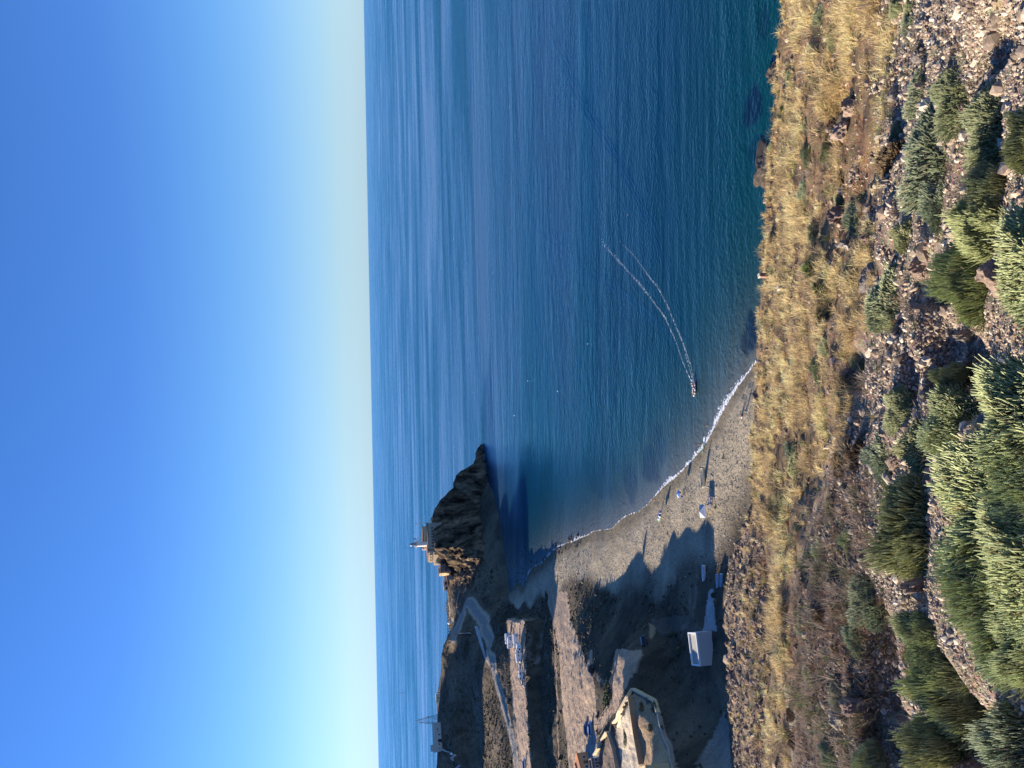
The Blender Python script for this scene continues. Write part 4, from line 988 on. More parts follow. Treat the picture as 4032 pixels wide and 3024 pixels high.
# ---- generic building parts
PLAST = mat('tan render', (.50, .37, .22), .9, var=.12, scale=.8); YEL = mat('yellow render', (.62, .47, .25), .9, var=.10, scale=.8); CREAM = mat('cream render', (.66, .55, .38), .9, var=.1, scale=.8)
GREYW = mat('grey render', (.42, .40, .37), .9, var=.15, scale=.6); CONCM = mat('concrete', (.40, .39, .36), .9, var=.15, scale=.8); TILE = mat('terracotta', (.45, .20, .10), .85, var=.2, scale=4); BROWNR = mat('brown roof', (.12, .08, .06), .9)
STONEW = mat('stone wall', (.33, .26, .19), .95, var=.3, scale=2)
def windows(t, lst, m=GLASS, frame=None):
    """(x0,x1,y,z0,z1) panes standing 3 cm proud of a wall facing -y"""
    for (x0, x1, y, z0, z1) in lst:
        f = MB().box(x0-.08, x1+.08, y-.03, y+.02, z0-.08, z1+.08).build('window', frame or CREAM, t)
        MB().box(x0, x1, y-.05, y-.031, z0, z1).build('pane', m, f)
def at_rd(sx, sy, r_):
    d = pix_dir(np.array([sx], float), np.array([sy], float))[0]; d = d/math.hypot(d[0], d[1]); return Vector((d[0]*r_, d[1]*r_, CAMZ+d[2]*r_))
def heading(p): return -math.atan2(p.x, p.y)     # local +y then points away from the viewer

# ---- lighthouse group on the headland
HR = ground_hit(1716, 2125).xy.length+5; print('HR', HR)
O = at_rd(1712, 2140, HR); K = (O-Vector((0, 0, CAMZ))).length/FPX; hz = heading(O)
def lx(sy): return (2140-sy)*K
def lzv(sx): return (1712-sx)*K
def hloc(sx, sy, dy=0): v = Vector((lx(sy), dy, lzv(sx))); v.rotate(Matrix.Rotation(hz, 3, 'Z')); return O+v
t = thing('lighthouse', 'white round lighthouse tower with a grey lantern on the headland', 'lighthouse', hloc(1686, 2139, 8), hz)
H1 = 44*K; wt = 2.15
MB().lathe([(wt*1.12, -6), (wt*1.12, .4), (wt, .6), (wt*.90, H1-1), (wt*1.0, H1-.6), (wt*1.3, H1-.3), (wt*1.3, H1)], 28).build('tower', mat('white render', (.74, .68, .60), .8, var=.06), t)
g_ = MB(); g_.lathe([(wt*1.28, H1+.02), (wt*1.28, H1+.12)], 24)
for i in range(16):
    a = i*math.pi/8; g_.tube((wt*1.22*math.cos(a), wt*1.22*math.sin(a), H1+.1), (wt*1.22*math.cos(a), wt*1.22*math.sin(a), H1+1.1), .05, n=4)
g_.lathe([(wt*1.25, H1+1.05), (wt*1.25, H1+1.12), (wt*1.17, H1+1.12), (wt*1.17, H1+1.05)], 24, cap=False); g_.build('gallery', STEEL, t)
MB().lathe([(1.5, H1+.12), (1.5, H1+1.6)], 16).build('lantern_base', mat('blue grey paint', (.18, .22, .28), .5), t)
ln = MB().lathe([(1.25, H1+1.6), (1.25, H1+3.6)], 12).build('lantern', mat('lantern glass', (.25, .30, .36), .1), t)
for i in range(12): 
    a = i*math.pi/6; MB().tube((1.28*math.cos(a), 1.28*math.sin(a), H1+1.6), (1.28*math.cos(a), 1.28*math.sin(a), H1+3.6), .05, n=4).build('glazing_bar', STEEL, ln)
MB().lathe([(1.5, H1+3.6), (1.4, H1+3.9), (.9, H1+4.6), (.35, H1+5.0), (.15, H1+5.3), (.04, H1+5.9)], 16).build('dome', mat('dome metal', (.40, .44, .48), .35, .6), t, smooth=True)
t = thing('antenna_frame', 'white lattice frame with dish antennas against the lighthouse tower', 'antenna', hloc(1686, 2122, 8.5), hz)
fr = MB(); hh = 43*K
for x in (-1.3, 1.3):
    for y in (-1, 1): fr.tube((x, y, -5), (x, y, hh), .12, n=5)
for i in range(9):
    z = hh*i/8; fr.tube((-1.3, -1, z), (1.3, -1, z), .08, n=4); fr.tube((-1.3, 1, z), (1.3, 1, z), .08, n=4)
    if i < 8: fr.tube((-1.3 if i % 2 else 1.3, -1, z), (1.3 if i % 2 else -1.3, -1, z+hh/8), .08, n=4)
fr.build('frame', mat('white steel', (.6, .62, .66), .5), t)
for (x, z, r_) in ((1.9, hh*.55, .7), (1.9, hh*.85, .7)):
    MB().lathe([(.05, 0), (r_*.7, .12), (r_, .35)], 14, cap=False).build('dish', WHITE, t, loc=(x-.3, -.6, z), rot=(0, R(80), 0))
MB().box(.3, 1.1, -.5, .5, hh+.1, hh+1.6).build('equipment_box', mat('black box', (.03, .03, .04), .6), t)
p0 = hloc(1641, 2151, 9); p1 = hloc(1586, 2153, 9)
tag(MB().tube((0, 0, -6), (0, 0, (p1.z-p0.z)), .14, .05, 6).build('whip_antenna', mat('brown pole', (.14, .10, .10), .6), loc=p0), 'tall thin whip antenna rising behind the lighthouse', 'antenna')
t = thing('radio_mast', 'slender mast with a white crossbar on the seaward end of the headland terrace', 'mast', hloc(1692, 2061, 4), hz)
hm_ = 50*K; mb = MB(); mb.tube((-.35, 0, -2), (-.3, 0, hm_), .10, n=5); mb.tube((.35, 0, -2), (.3, 0, hm_), .10, n=5)
for i in range(11): mb.tube((-.33, 0, hm_*i/10), (.33, 0, hm_*i/10), .06, n=4)
mb.build('pole', mat('mast steel', (.20, .22, .26), .5), t); MB().box(-1.4, 1.4, -.25, .25, hm_, hm_+.5).build('crossbar', WHITE, t); MB().box(-.7, .7, -.2, .2, hm_*.42, hm_*.42+.5).build('lamp_housing', WHITE, t)
# keeper's house
t = thing('keepers_house', 'tan house with red-brown edging beneath the lighthouse tower', 'house', hloc(1688, 2120, 9), hz-.62)
x0, x1 = lx(2159)-lx(2120), lx(2088)-lx(2120); hk = 17*K
MB().box(x0, x1, -3, 8, -5, hk).build('wall', PLAST, t); MB().box(x0-.25, x1+.25, -3.25, 8.25, hk+.003, hk+.5).build('roof', mat('red brown trim', (.30, .13, .08), .8), t)
MB().box(x1-5.4, x1-1, -3.4, -3.02, .5, hk-.3).build('sunlit_patch', YEL, t)  # sunlit stretch of the wall painted in as a yellow slab
windows(t, [(x1-4.8, x1-4.0, -3.42, 1.0, 2.4), (x1-3.0, x1-2.2, -3.42, 1.0, 2.4), (x0+2, x0+2.9, -3.02, 1, 2.3)])
MB().box(x0-1.6, x0-.3, -2, -.6, -4, hk+.9).build('chimney', WHITE, t)
t = thing('lighthouse_building', 'long low building with a row of dark openings under the lighthouse', 'building', hloc(1713, 2110, 3), hz)
x0, x1 = lx(2161)-lx(2110), lx(2062)-lx(2110); hb = 25*K
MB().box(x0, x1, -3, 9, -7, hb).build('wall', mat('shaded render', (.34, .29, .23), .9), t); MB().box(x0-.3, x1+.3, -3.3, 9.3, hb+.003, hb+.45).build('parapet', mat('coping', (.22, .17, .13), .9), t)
windows(t, [(x0+2+i*2.3, x0+3.1+i*2.3, -3.02, 1.2, 2.8) for i in range(7)])
t = thing('terrace_building', 'tan stepped building with a flat terrace left of the lighthouse', 'building', hloc(1727, 2186, 4), hz-.72)
x0, x1 = lx(2208)-lx(2186), lx(2161)-lx(2186); hb = 42*K
MB().box(x0, x1, -2, 9, -7, hb).build('wall', mat('sand render', (.52, .40, .27), .9, var=.1, scale=.5), t); MB().box(x0, x1-2, -2.6, -2.01, hb-3.4, hb-.9).build('ledge', PLAST, t); MB().box(x0-.2, x1+.2, -2.2, 9.2, hb+.003, hb+.35).build('coping', mat('red brown trim', (.3, .13, .08)), t)
MB().box(x0-1.5, x1, -4.6, -2.62, -8, hb-4.6).build('lower_terrace', PLAST, t)
windows(t, [(x0+2, x0+3, -2.62, hb-2.7, hb-1.6), (x0+5, x0+6, -2.62, hb-2.7, hb-1.6)])
t = thing('stairway', 'tan zigzag stairway ramp below the terrace building', 'stairs', hloc(1748, 2224, 2), hz-.6)
for i, (a, b, c, d) in enumerate([(1712, 2212, 1740, 2228), (1740, 2228, 1722, 2240), (1722, 2212, 1745, 2218)]):
    MB().prism([(lx(b)-lx(2224), lzv(a)-lzv(1748)), (lx(d)-lx(2224), lzv(c)-lzv(1748)), (lx(d)-lx(2224), lzv(c)-lzv(1748)-2), (lx(b)-lx(2224), lzv(a)-lzv(1748)-2)], i*.4-.2, i*.4+1.6).build('flight', [CREAM, mat('sand render', (.5, .4, .27)), PLAST][i], t)
t = thing('guard_house', 'bright yellow small house with two windows left of the stairway', 'house', hloc(1741, 2250, 2), hz-.95)
MB().box(-1.9, 1.9, -2, 2.5, -4, 16*K).build('wall', YEL, t); MB().box(-2.1, 2.1, -2.2, 2.7, 16*K+.003, 16*K+.3).build('roof', BROWNR, t); windows(t, [(-1.1, -.5, -2.02, 1.4, 2.2), (.4, 1.0, -2.02, 1.4, 2.2)])
for i, (sx, sy, w_, h_, d_, m_, lb) in enumerate([(1746, 2231, 5.2, 3.0, 4, 'dark', 'dark-walled shed between the stairway and the yellow house'), (1765, 2196, 3.6, 7.0, 4, 'dark', 'tall shaded block at the foot of the terrace building'), (1758, 2226, 9.0, 2.4, 3, 'wall', 'long shaded lower house below the stairway'), (1763, 2270, 3.5, 2.0, 3, 'wall', 'small stone outbuilding just left of the yellow house')]):
    t = thing('outbuilding', lb, 'building', hloc(sx, sy, -1), hz)
    MB().box(-w_/2, w_/2, -1.5, -1.5+d_, -5, h_).build('wall', mat('dark render', (.16, .13, .13), .9) if m_ == 'dark' else mat('violet render', (.26, .20, .18), .9), t)
    MB().box(-w_/2-.2, w_/2+.2, -1.7, -1.3+d_, h_+.003, h_+.3).build('roof', mat('red brown trim', (.3, .13, .08)), t)
    windows(t, [(-.4, .4, -1.52, 1.0, 1.9)])
# bunkers along the crest
for sx, sy, w_, h_, lb in ((1762, 2296, 4.5, 3.2, 'concrete bunker with two dark openings on the crest left of the lighthouse'), (1764, 2316, 3.6, 3.0, 'pale square concrete bunker next to the darker one'), (1752, 2338, 2.5, 3.4, 'dark ruined wall stump on the crest')):
    p = pxloc(sx, sy); t = thing('bunker', lb, 'bunker', p, heading(p), 'old concrete bunkers on the crest')
    MB().box(-w_/2, w_/2, -1.5, 2, -2, h_, .1, .1).build('wall', CONCM if sy != 2338 else mat('dark stone', (.10, .08, .07), .9), t)
    MB().box(-w_/2-.15, w_/2+.15, -1.65, 2.15, h_+.003, h_+.3).build('roof', CONCM, t); MB().box(-w_*.25, w_*.25, -1.53, -1.48, .6, h_*.7).build('opening', mat('black', (.02, .02, .02), .9), t)
# fence posts along the crest road
n_ = 0
for sy in list(range(2342, 2540, 11)):
    sx = float(np.interp(sy, [2342, 2400, 2470, 2540], [1752, 1764, 1771, 1773])); p = pxloc(sx+2, sy)
    t = tag(MB().box(-.22, .22, -.22, .22, -.5, 1.6, .04, .04).build('fence_post', mat('dark post', (.06, .05, .05), .9), loc=p, rot=(0, 0, .3)), 'dark square post on the skyline beside the headland road', 'post', 'posts along the headland road')
p = pxloc(1773, 2452); tag(MB().lathe([(.9, 0), (1.1, .5), (1.1, 1.3), (.6, 2.1), (.1, 2.4)], 12).build('white_cabin', WHITE, loc=p), 'small white dome among the skyline posts', 'cabin')
# ---- barracks and lattice tower on the plateau
p = pxloc(1738, 2900); Kb = (p-Vector((0, 0, CAMZ))).length/FPX; hb_ = heading(p)+.05
t = thing('barracks', 'long grey two-part building with a dark doorway on the left hilltop', 'building', p, hb_)
L = 94*Kb; h = 30*Kb
MB().box(-L/2, L/2, 0, 8, -4, h*.72).build('wall', GREYW, t); MB().box(-L/2-.3, L/2+.3, -.3, 8.3, h*.72+.003, h*.72+1.4, 0, 2.5).build('roof', mat('pale roof', (.52, .44, .33), .9), t)
MB().box(-L/2+.5, -L/2+4.5, 2, 6, h*.72+1.41, h*.72+3.2).build('roof_cabin', GREYW, t)
windows(t, [(-L/2+1.4, -L/2+2.1, -.02, 1.6, 2.2), (-L/2+4, -L/2+4.9, -.02, 1.1, 2.3), (.9, 1.8, -.02, .8, 2.1), (L/2-5, L/2-3.6, -.02, 2.0, 2.6)])
MB().box(-L/2+5.6, -L/2+7.6, -.05, -.02, 0, 2.4).build('door', mat('black', (.02, .02, .02)), t)
p = pxloc(1728, 2832); t = thing('lattice_tower', 'tapering steel lattice tower beside the barracks', 'tower', p, heading(p)+.2)
Kt = (p-Vector((0, 0, CAMZ))).length/FPX; h = 72*Kt; w0, w1 = 3.0, .9
mb = MB(); nb = 8; cs = [(-1, -1), (1, -1), (1, 1), (-1, 1)]
def cor(i, f): k_ = (w0*(1-f)+w1*f); return (cs[i % 4][0]*k_, cs[i % 4][1]*k_, f*h)
for i in range(4):
    mb.tube(cor(i, 0), cor(i, 1), .12, .09, 5)
mb.build('legs', mat('tower steel', (.12, .14, .18), .6), t)
mb = MB()
for j in range(nb+1):
    for i in range(4):
        mb.tube(cor(i, j/nb), cor(i+1, j/nb), .05, n=4)
        if j < nb: mb.tube(cor(i, j/nb), cor(i+1, (j+1)/nb), .035, n=4); mb.tube(cor(i+1, j/nb), cor(i, (j+1)/nb), .035, n=4)
mb.build('bracing', mat('tower steel', (.12, .14, .18)), t)
mb = MB()
for i in range(4): mb.tube(cor(i, 1), (0, 0, h+2.2), .07, n=4)
mb.build('peak', mat('tower steel', (.12, .14, .18)), t)
for z, x in ((.18, .3), (.52, 2.0)): MB().lathe([(.05, 0), (.5, .1), (.75, .35)], 12, cap=False).build('dish', WHITE, t, loc=(x, -2.6*(1-z), h*z), rot=(R(80), 0, 0))
p = pxloc(1732, 2748); t = thing('hilltop_shed', 'low cream flat-roofed shed on the hilltop right of the lattice tower', 'shed', p, heading(p))
MB().box(-2.8, 2.8, 0, 4, -1, 2.5).build('wall', CREAM, t); MB().box(-3, 3, -.2, 4.2, 2.503, 2.75).build('roof', mat('pale roof', (.52, .44, .33)), t); MB().box(-.2, .25, -.03, -.01, .1, 2.2).build('door', BROWNR, t)
for sy in (2726, 2733): p = pxloc(1732, sy); tag(MB().box(-.15, .15, -.15, .15, -.4, 2.2, .03, .03).build('fence_post', mat('dark post', (.06, .05, .05)), loc=p), 'dark post at the right end of the cream hilltop shed', 'post', 'posts by the hilltop shed')
def wall_line(pts, h, th, m_, name, label, cat='wall', group=None, cap=None, parts=False, hit=pxloc, zoff=0):
    """a wall following the ground through pixels"""
    P = [hit(*q) for q in pts]; c = P[0].copy(); mb = MB(); mc = MB()
    for a, b in zip(P[:-1], P[1:]):
        n = max(1, int((b-a).length/4)); d = (b-a).normalized(); s = Vector((-d.y, d.x, 0)).normalized()*th/2
        for i in range(n):
            u = a.lerp(b, i/n)-c; v = a.lerp(b, (i+1)/n)-c
            if n > 1:
                u.z = g1(u.x+c.x, u.y+c.y)-c.z; v.z = g1(v.x+c.x, v.y+c.y)-c.z
            for M_, z0, z1, k in ((mb, -1.0, h, 1.0),)+(((mc, h+.003, h+.18, 1.25),) if cap else ()):
                M_.add([u+s*k+Vector((0, 0, z0)), u-s*k+Vector((0, 0, z0)), v-s*k+Vector((0, 0, z0)), v+s*k+Vector((0, 0, z0)), u+s*k+Vector((0, 0, z1)), u-s*k+Vector((0, 0, z1)), v-s*k+Vector((0, 0, z1)), v+s*k+Vector((0, 0, z1))], [(3, 2, 1, 0), (4, 5, 6, 7), (0, 1, 5, 4), (1, 2, 6, 5), (2, 3, 7, 6), (3, 0, 4, 7)])
    if not cap:
        o = mb.build(name, m_, loc=c+Vector((0, 0, zoff))); return tag(o, label, cat, group)
    t = thing(name, label, cat, c+Vector((0, 0, zoff)), 0, group); mb.build('wall_body', m_, t); mc.build('coping', cap, t); return t
wall_line([(1797, 2495), (1858, 2492)], 1.6, .8, STONEW, 'stone_wall', 'straight stone wall running down the shaded hill to the road bend')
wall_line([(1742, 2948), (1762, 2958), (1795, 2972)], 1.5, .5, GREYW, 'retaining_wall', 'grey wall running downhill from the barracks')
wall_line([(1797, 2974), (1796, 3030)], 2.0, .5, GREYW, 'retaining_wall', 'grey lower wall with a pale section at the left edge of the hill')
wall_line([(1953, 2662), (1978, 2763), (2004, 2860)], .7, .3, CONCM, 'road_kerb_wall', 'low concrete wall along the outer edge of the headland road')
p = pxloc(1783, 2968); tag(MB().lathe([(.5, 0), (.8, .5), (.7, 1.2), (.1, 1.5)], 10).build('water_tank', WHITE, loc=p), 'small white round tank below the barracks', 'tank')
# ---- white hut by the ramp
def pz(sx, sy, z): q = at_z(np.array(sx), np.array(sy), z); return Vector((float(q[0]), float(q[1]), float(q[2])))
gb = pxloc(2812, 2487); zr = gb.z+4.3
A, B, C_, D_ = [pz(a, b, zr) for a, b in ((2739, 2491), (2755, 2624), (2723, 2620), (2707, 2490))]
c = A.copy(); t = thing('white_hut', 'grey hut with a white-edged flat roof at the top of the concrete ramp', 'hut', c)
def q8(mb, P4, z0, z1, k=0):
    cen = sum(P4, Vector())/4; Q = [p_+(cen-p_).normalized()*k for p_ in P4]
    return mb.add([q.xyz+Vector((0, 0, z0-q.z)) for q in Q]+[q.xyz+Vector((0, 0, z1-q.z)) for q in Q], [(3, 2, 1, 0), (4, 5, 6, 7), (0, 1, 5, 4), (1, 2, 6, 5), (2, 3, 7, 6), (3, 0, 4, 7)])
Q4 = [p_-c for p_ in (B, A, D_, C_)]
q8(MB(), Q4, -6, -.45, 0).build('wall', mat('hut render', (.50, .47, .44), .9, var=.06, scale=.4), t); q8(MB(), Q4, -.447, -.40, .25).build('roof', mat('roof felt', (.42, .40, .33), .95), t)
for i in range(4):
    a, b = Q4[i], Q4[(i+1) % 4]; d = (b-a).normalized(); cen = sum(Q4, Vector())/4; nrm = Vector((-d.y, d.x, 0)); nrm = nrm if nrm.dot(cen-a) > 0 else -nrm
    q8(MB(), [a, b-d*.35 if i % 2 == 0 else b-d*.35, b-d*.35+nrm*.34, a+nrm*.34], -.446, 0).build('parapet', WHITE, t)
for (a, b, c2) in ((.25, .40, 2.1),):
    pass
# ---- village walls and houses
wall_line([(2498, 2711), (2582, 2757), (2600, 2806)], 1.0, .35, YEL, 'courtyard_wall', 'low yellow wall around the corner of the tan courtyard', cap=CREAM)
wall_line([(2601, 2808), (2626, 2906), (2652, 2985), (2670, 3050)], .9, .35, STONEW, 'field_wall', 'grey stone wall along the outer edge of the tan courtyard', cap=mat('pale coping', (.5, .45, .38)))
wall_line([(2496, 2712), (2480, 2740), (2450, 2795), (2424, 2846)], 1.0, .4, YEL, 'courtyard_wall', 'yellow wall with a planting bed along the village path', cap=CREAM)
wall_line([(2490, 2738), (2500, 2810), (2515, 2908), (2534, 3010)], 1.3, .35, mat('brown wall', (.36, .22, .12), .9), 'dividing_wall', 'brown wall between the pale and the tan courtyard', cap=YEL)
wall_line([(2437, 2862), (2450, 2800), (2478, 2752)], .7, .3, CREAM, 'planter_wall', 'low cream wall behind the planting bed')
wall_line([(2397, 2880), (2372, 2925), (2347, 2972)], 1.0, .35, YEL, 'courtyard_wall', 'yellow wall of the lower courtyard by the shed', cap=CREAM)
wall_line([(2402, 2884), (2424, 2950), (2440, 3040)], 1.2, .4, STONEW, 'side_wall', 'grey wall along the sunken lane of the lower courtyard')
wall_line([(2360, 2890), (2352, 2930)], .5, .2, mat('fence wood', (.16, .12, .09)), 'low_fence', 'low dark fence by the concrete apron')
for pts, lb in (([(2356, 2852), (2375, 2815), (2395, 2790), (2410, 2768)], 'rope and post fence on the far side of the village path'), ([(2362, 2905), (2383, 2870), (2401, 2840), (2412, 2818)], 'rope and post fence on the village side of the path')):
    P = [pxloc(*q) for q in pts]; c = P[0]; t = thing('rope_fence', lb, 'fence', c, 0, 'rope fences along the village path'); tot = []
    for a, b in zip(P[:-1], P[1:]):
        n = max(2, int((b-a).length/3)); tot += [a.lerp(b, i/n) for i in range(n)]
    for i, q in enumerate(tot):
        q.z = g1(q.x, q.y); MB().box(-.09, .09, -.09, .09, -.2, 1.1).build('post', mat('pale post', (.42, .34, .24), .9), t, loc=q-c)
    mb = MB()
    for a, b in zip(tot[:-1], tot[1:]): m2 = (a+b)/2+Vector((0, 0, .7)); mb.tube(a-c+Vector((0, 0, 1)), m2-c, .05, n=4); mb.tube(m2-c, b-c+Vector((0, 0, 1)), .05, n=4)
    mb.build('rope', mat('rope', (.45, .38, .28), .9), t)
def house(sx, sy, w_, d_, h_, rz, wall, roof, label, name='house', par=True):
    p = pxloc(sx, sy); t = thing(name, label, 'house', p, heading(p)+rz)
    MB().box(-w_/2, w_/2, 0, d_, -2, h_).build('wall', wall, t); MB().box(-w_/2, w_/2, 0, d_, h_+.003, h_+.12, .2, .2).build('roof', roof, t)
    if par:
        for (a, b, c2, d2) in ((-w_/2-.1, w_/2+.1, -.1, .25), (-w_/2-.1, w_/2+.1, d_-.25, d_+.1), (-w_/2-.1, -w_/2+.25, .26, d_-.26), (w_/2-.25, w_/2+.1, .26, d_-.26)): MB().box(a, b, c2, d2, h_+.125, h_+.55).build('parapet', wall, t)
    windows(t, [(-w_*.3, -w_*.3+.8, -.02, 1.0, 2.0), (w_*.2, w_*.2+.8, -.02, 1.0, 2.0)], frame=WHITE)
    MB().box(-.45, .45, -.04, -.01, 0, 2.1).build('door', BROWNR, t)
    return t
house(2322, 2998, 7, 6, 3.2, .55, mat('orange render', (.60, .27, .12), .9), TILE, 'orange-walled house with a yard of cacti at the left edge')
house(2368, 3005, 3.6, 3.5, 2.6, .1, mat('dark grey render', (.16, .15, .16), .9), BROWNR, 'small dark shed with a pale window beside the lower courtyard')
house(2612, 3062, 6, 5, 3.4, .05, YEL, TILE, 'yellow flat-roofed house at the left edge of the tan courtyard')
# ---- plants and beds in the village
LEAF_D = mat('dark leaves', (.045, .065, .025), .8, var=.3, scale=6)
def clump_mesh(seed, n=420, m=LEAF_D):
    g = np.random.default_rng(seed); V = []; F = []
    a = g.uniform(0, 6.28, n); e = np.arcsin(g.uniform(0, 1, n)); r_ = .5*g.uniform(.55, 1.0, n)*(1+.2*np.sin(3*a+seed))
    P = np.stack([np.cos(a)*np.cos(e)*r_, np.sin(a)*np.cos(e)*r_, np.sin(e)*r_], 1)
    d = g.normal(size=(n, 3)); d /= np.linalg.norm(d, axis=1)[:, None]; u = g.normal(size=(n, 3)); u = np.cross(d, u); u /= np.linalg.norm(u, axis=1)[:, None]
    V = np.stack([P-d*.07, P+u*.035, P+d*.07, P-u*.035], 1).reshape(-1, 3); F = np.arange(4*n).reshape(-1, 4)
    return mesh_np('leaves', V, F, m=m)
CLM = [clump_mesh(i) for i in range(3)]
def planted(x0, x1, y0, y1, label, name='garden_shrub', cat='shrub', hk=1.0, group='shrubs in the village courtyards'):
    p = pxloc((x0+x1)/2+(x1-x0)*.3, (y0+y1)/2); m_ = mpp(p); w_ = (y1-y0)*m_; d_ = (x1-x0)*m_/.38
    t = thing(name, label, cat, p, 0, group); o = link('leaves', CLM[random.randrange(3)], t); o.scale = (w_, max(min(d_, w_*1.5), w_*.35), max(w_*.6, .8)*hk)
    MB().tube((0, 0, -.3), (0, 0, .35), .07, n=5).build('stem', WOOD_M, t); return t
planted(2452, 2464, 2872, 2945, 'long narrow bed of dark agaves in the pale courtyard', 'agave_bed', 'plants', .25)
planted(2522, 2532, 2764, 2806, 'tall dark shrub in the middle of the tan courtyard')
planted(2568, 2584, 2764, 2812, 'broad dark shrub by the outer wall of the tan courtyard')
planted(2553, 2566, 2850, 2884, 'round shrub casting a long shadow in the tan courtyard')
planted(2604, 2612, 2856, 2888, 'small shrub by the shaded end of the tan courtyard')
planted(2372, 2402, 2680, 2800, 'long green hedge between the dirt field and the village path', 'hedge', 'hedge', .5, 'hedges')
planted(2160, 2170, 2850, 2900, 'pale green curved clump in the shaded gully', 'gully_shrub', 'shrub', .5, 'shrubs of the gully')
planted(2140, 2156, 2326, 2382, 'yellow-green reeds at the upper end of the beach', 'reeds', 'plants', .4, 'reeds of the beach')
planted(2750, 2762, 3006, 3024, 'dark round bush on the grey dusty patch', 'garden_shrub', 'shrub', 1, 'bushes of the dusty patch')
p = pxloc(2555, 2758); t = thing('garden_table', 'dark garden table with benches in the tan courtyard', 'table', p, .4)
MB().box(-.9, .9, -.4, .4, .72, .78).build('top', WOOD_M, t)
for s in (-1, 1): MB().box(-.9, .9, s*.75-.15, s*.75+.15, .42, .47).build('bench', WOOD_M, t); MB().box(s*.7-.05, s*.7+.05, -.6, .6, 0, .71).build('leg', WOOD_M, t)
# ---- scrub covering the uncultivated ground
def scrub():
    n = 26000; az = rng.uniform(-.50, -.02, n); r_ = 150+np.sqrt(rng.random(n))*430
    x, y = r_*np.sin(az), r_*np.cos(az); z = ground_z(x, y); P = np.stack([x, y, z], 1); px, py = to_pix(P)
    k = (z > 4.0) & (py > 2200)
    for poly, _ in ZONES: k &= ~in_poly(px, py, poly)
    for ln, hw in ((ROADW, 7), (ROAD2W, 4), (PATHW, 1.5), (TRACKW, 2)): k &= dist_line(x, y, ln) > hw
    hx = headland(x, y); k &= ~((hx > z-.5) & (az > -.25))
    k &= rng.random(n) < np.clip(.55+.8*fbm(x*.04, y*.04, 3, 301), .12, 1)
    P = P[k]; m = len(P); size = rng.lognormal(-.15, .4, m)
    V, F, C = stones(P, size, [(.075, .070, .036), (.11, .085, .055), (.055, .060, .030), (.15, .115, .070), (.09, .065, .05)], sink=.2, flat=(.45, .8))
    V += rng.normal(0, .05, V.shape)
    me = mesh_np('scrub', V, F, {'col': C}, m=mat_attr('scrub leaves', scale=5, var=.5)); tag(link('scrub', me), kind='stuff'); print('scrub', m)
scrub()
# tumbled blocks along the waterline
k = 0
for i in range(70):
    f = i/70; sx = float(np.interp(f, [0, .5, 1], [2280, 2180, 2030]))+random.uniform(-22, 18); sy = float(np.interp(f, [0, .5, 1], [2125, 2172, 2305]))+random.uniform(-26, 26)
    p = pz(sx, sy, .15); sz = random.uniform(.7, 2.0)
    if ('sea', i % 6) not in _rc:
        me = RM[i % 6].copy(); me.materials.append(rock_mat('beach rock', (.07, .06, .06), (.17, .15, .13), 3)); _rc[('sea', i % 6)] = me
    o = link('shore_rock', _rc[('sea', i % 6)], None, (p.x, p.y, max(0, g1(p.x, p.y))+sz*.1), (0, 0, random.uniform(0, 6))); o.scale = (sz, sz*.8, sz*.7)
    tag(o, 'dark rock among many along the stony waterline below the headland', 'rock', 'dark rocks along the stony waterline')
for sx, sy, sz, lb in ((2053, 2184, 2.8, 'largest lone dark rock in the water off the stony shore'), (2049, 2176, 1.8, 'small dark rock just beyond the largest lone one'), (2188, 2148, 2.6, 'dark round rock awash right of the stony waterline'), (2240, 2128, 2.2, 'dark rock in the water nearest the sandy beach'), (2056, 2237, 1.4, 'tiny dark rock in the shallow corner of the bay'), (2042, 2255, 1.6, 'dark rock nearest the foot of the headland'), (2041, 2221, 1.4, 'pale wet rock awash in the corner of the bay')):
    p = pz(sx, sy, 0); o = link('sea_rock', _rc[('sea', 2)], None, (p.x, p.y, .1), (0, 0, sx)); o.scale = (sz, sz*.8, sz*.6); tag(o, lb, 'rock')
# pebbles of the beach
def pebbles():
    n = 30000; sx = rng.uniform(2090, 2960, n); sy = rng.uniform(1440, 2330, n); q = at_z(sx, sy, 2.4+0*sx); z = ground_z(q[:, 0], q[:, 1]); k = (z > 1.3) & (z < 4.2) & (rng.random(n) < .9)
    P = q[k]; P[:, 2] = z[k]; size = rng.lognormal(-1.75, .45, len(P)); size *= 1+.9*(sx[k] < 2330)
    V, F, C = stones(P, size, [(.30, .255, .19), (.38, .32, .24), (.46, .40, .30), (.20, .17, .13), (.34, .27, .20)])
    tag(link('pebbles', mesh_np('pebbles', V, F, {'col': C}, m=STONE_M)), kind='stuff')
pebbles()

# ---- rocks in the sea under the brow
for (x0, x1, y0, y1, lb) in ((2996, 3060, 555, 745, 'large brown rock rising from the sea just under the grassy edge'), (3034, 3075, 255, 330, 'smaller sea rock with a white splash near the right side')):
    p = pz((x0+x1)/2, (y0+y1)/2, 0); m_ = mpp(p); o = link('coast_rock', None) if False else None
    me = rock_mesh(11 if x1 > 3070 else 9, rough=.7); me.materials.append(ROCKC['sea']); o = link('coast_rock', me, None, (p.x, p.y+1, .2), (0, 0, 0)); o.scale = ((y1-y0)*m_, (x1-x0)*m_*2.1, (x1-x0)*m_*.75); tag(o, lb, 'rock')

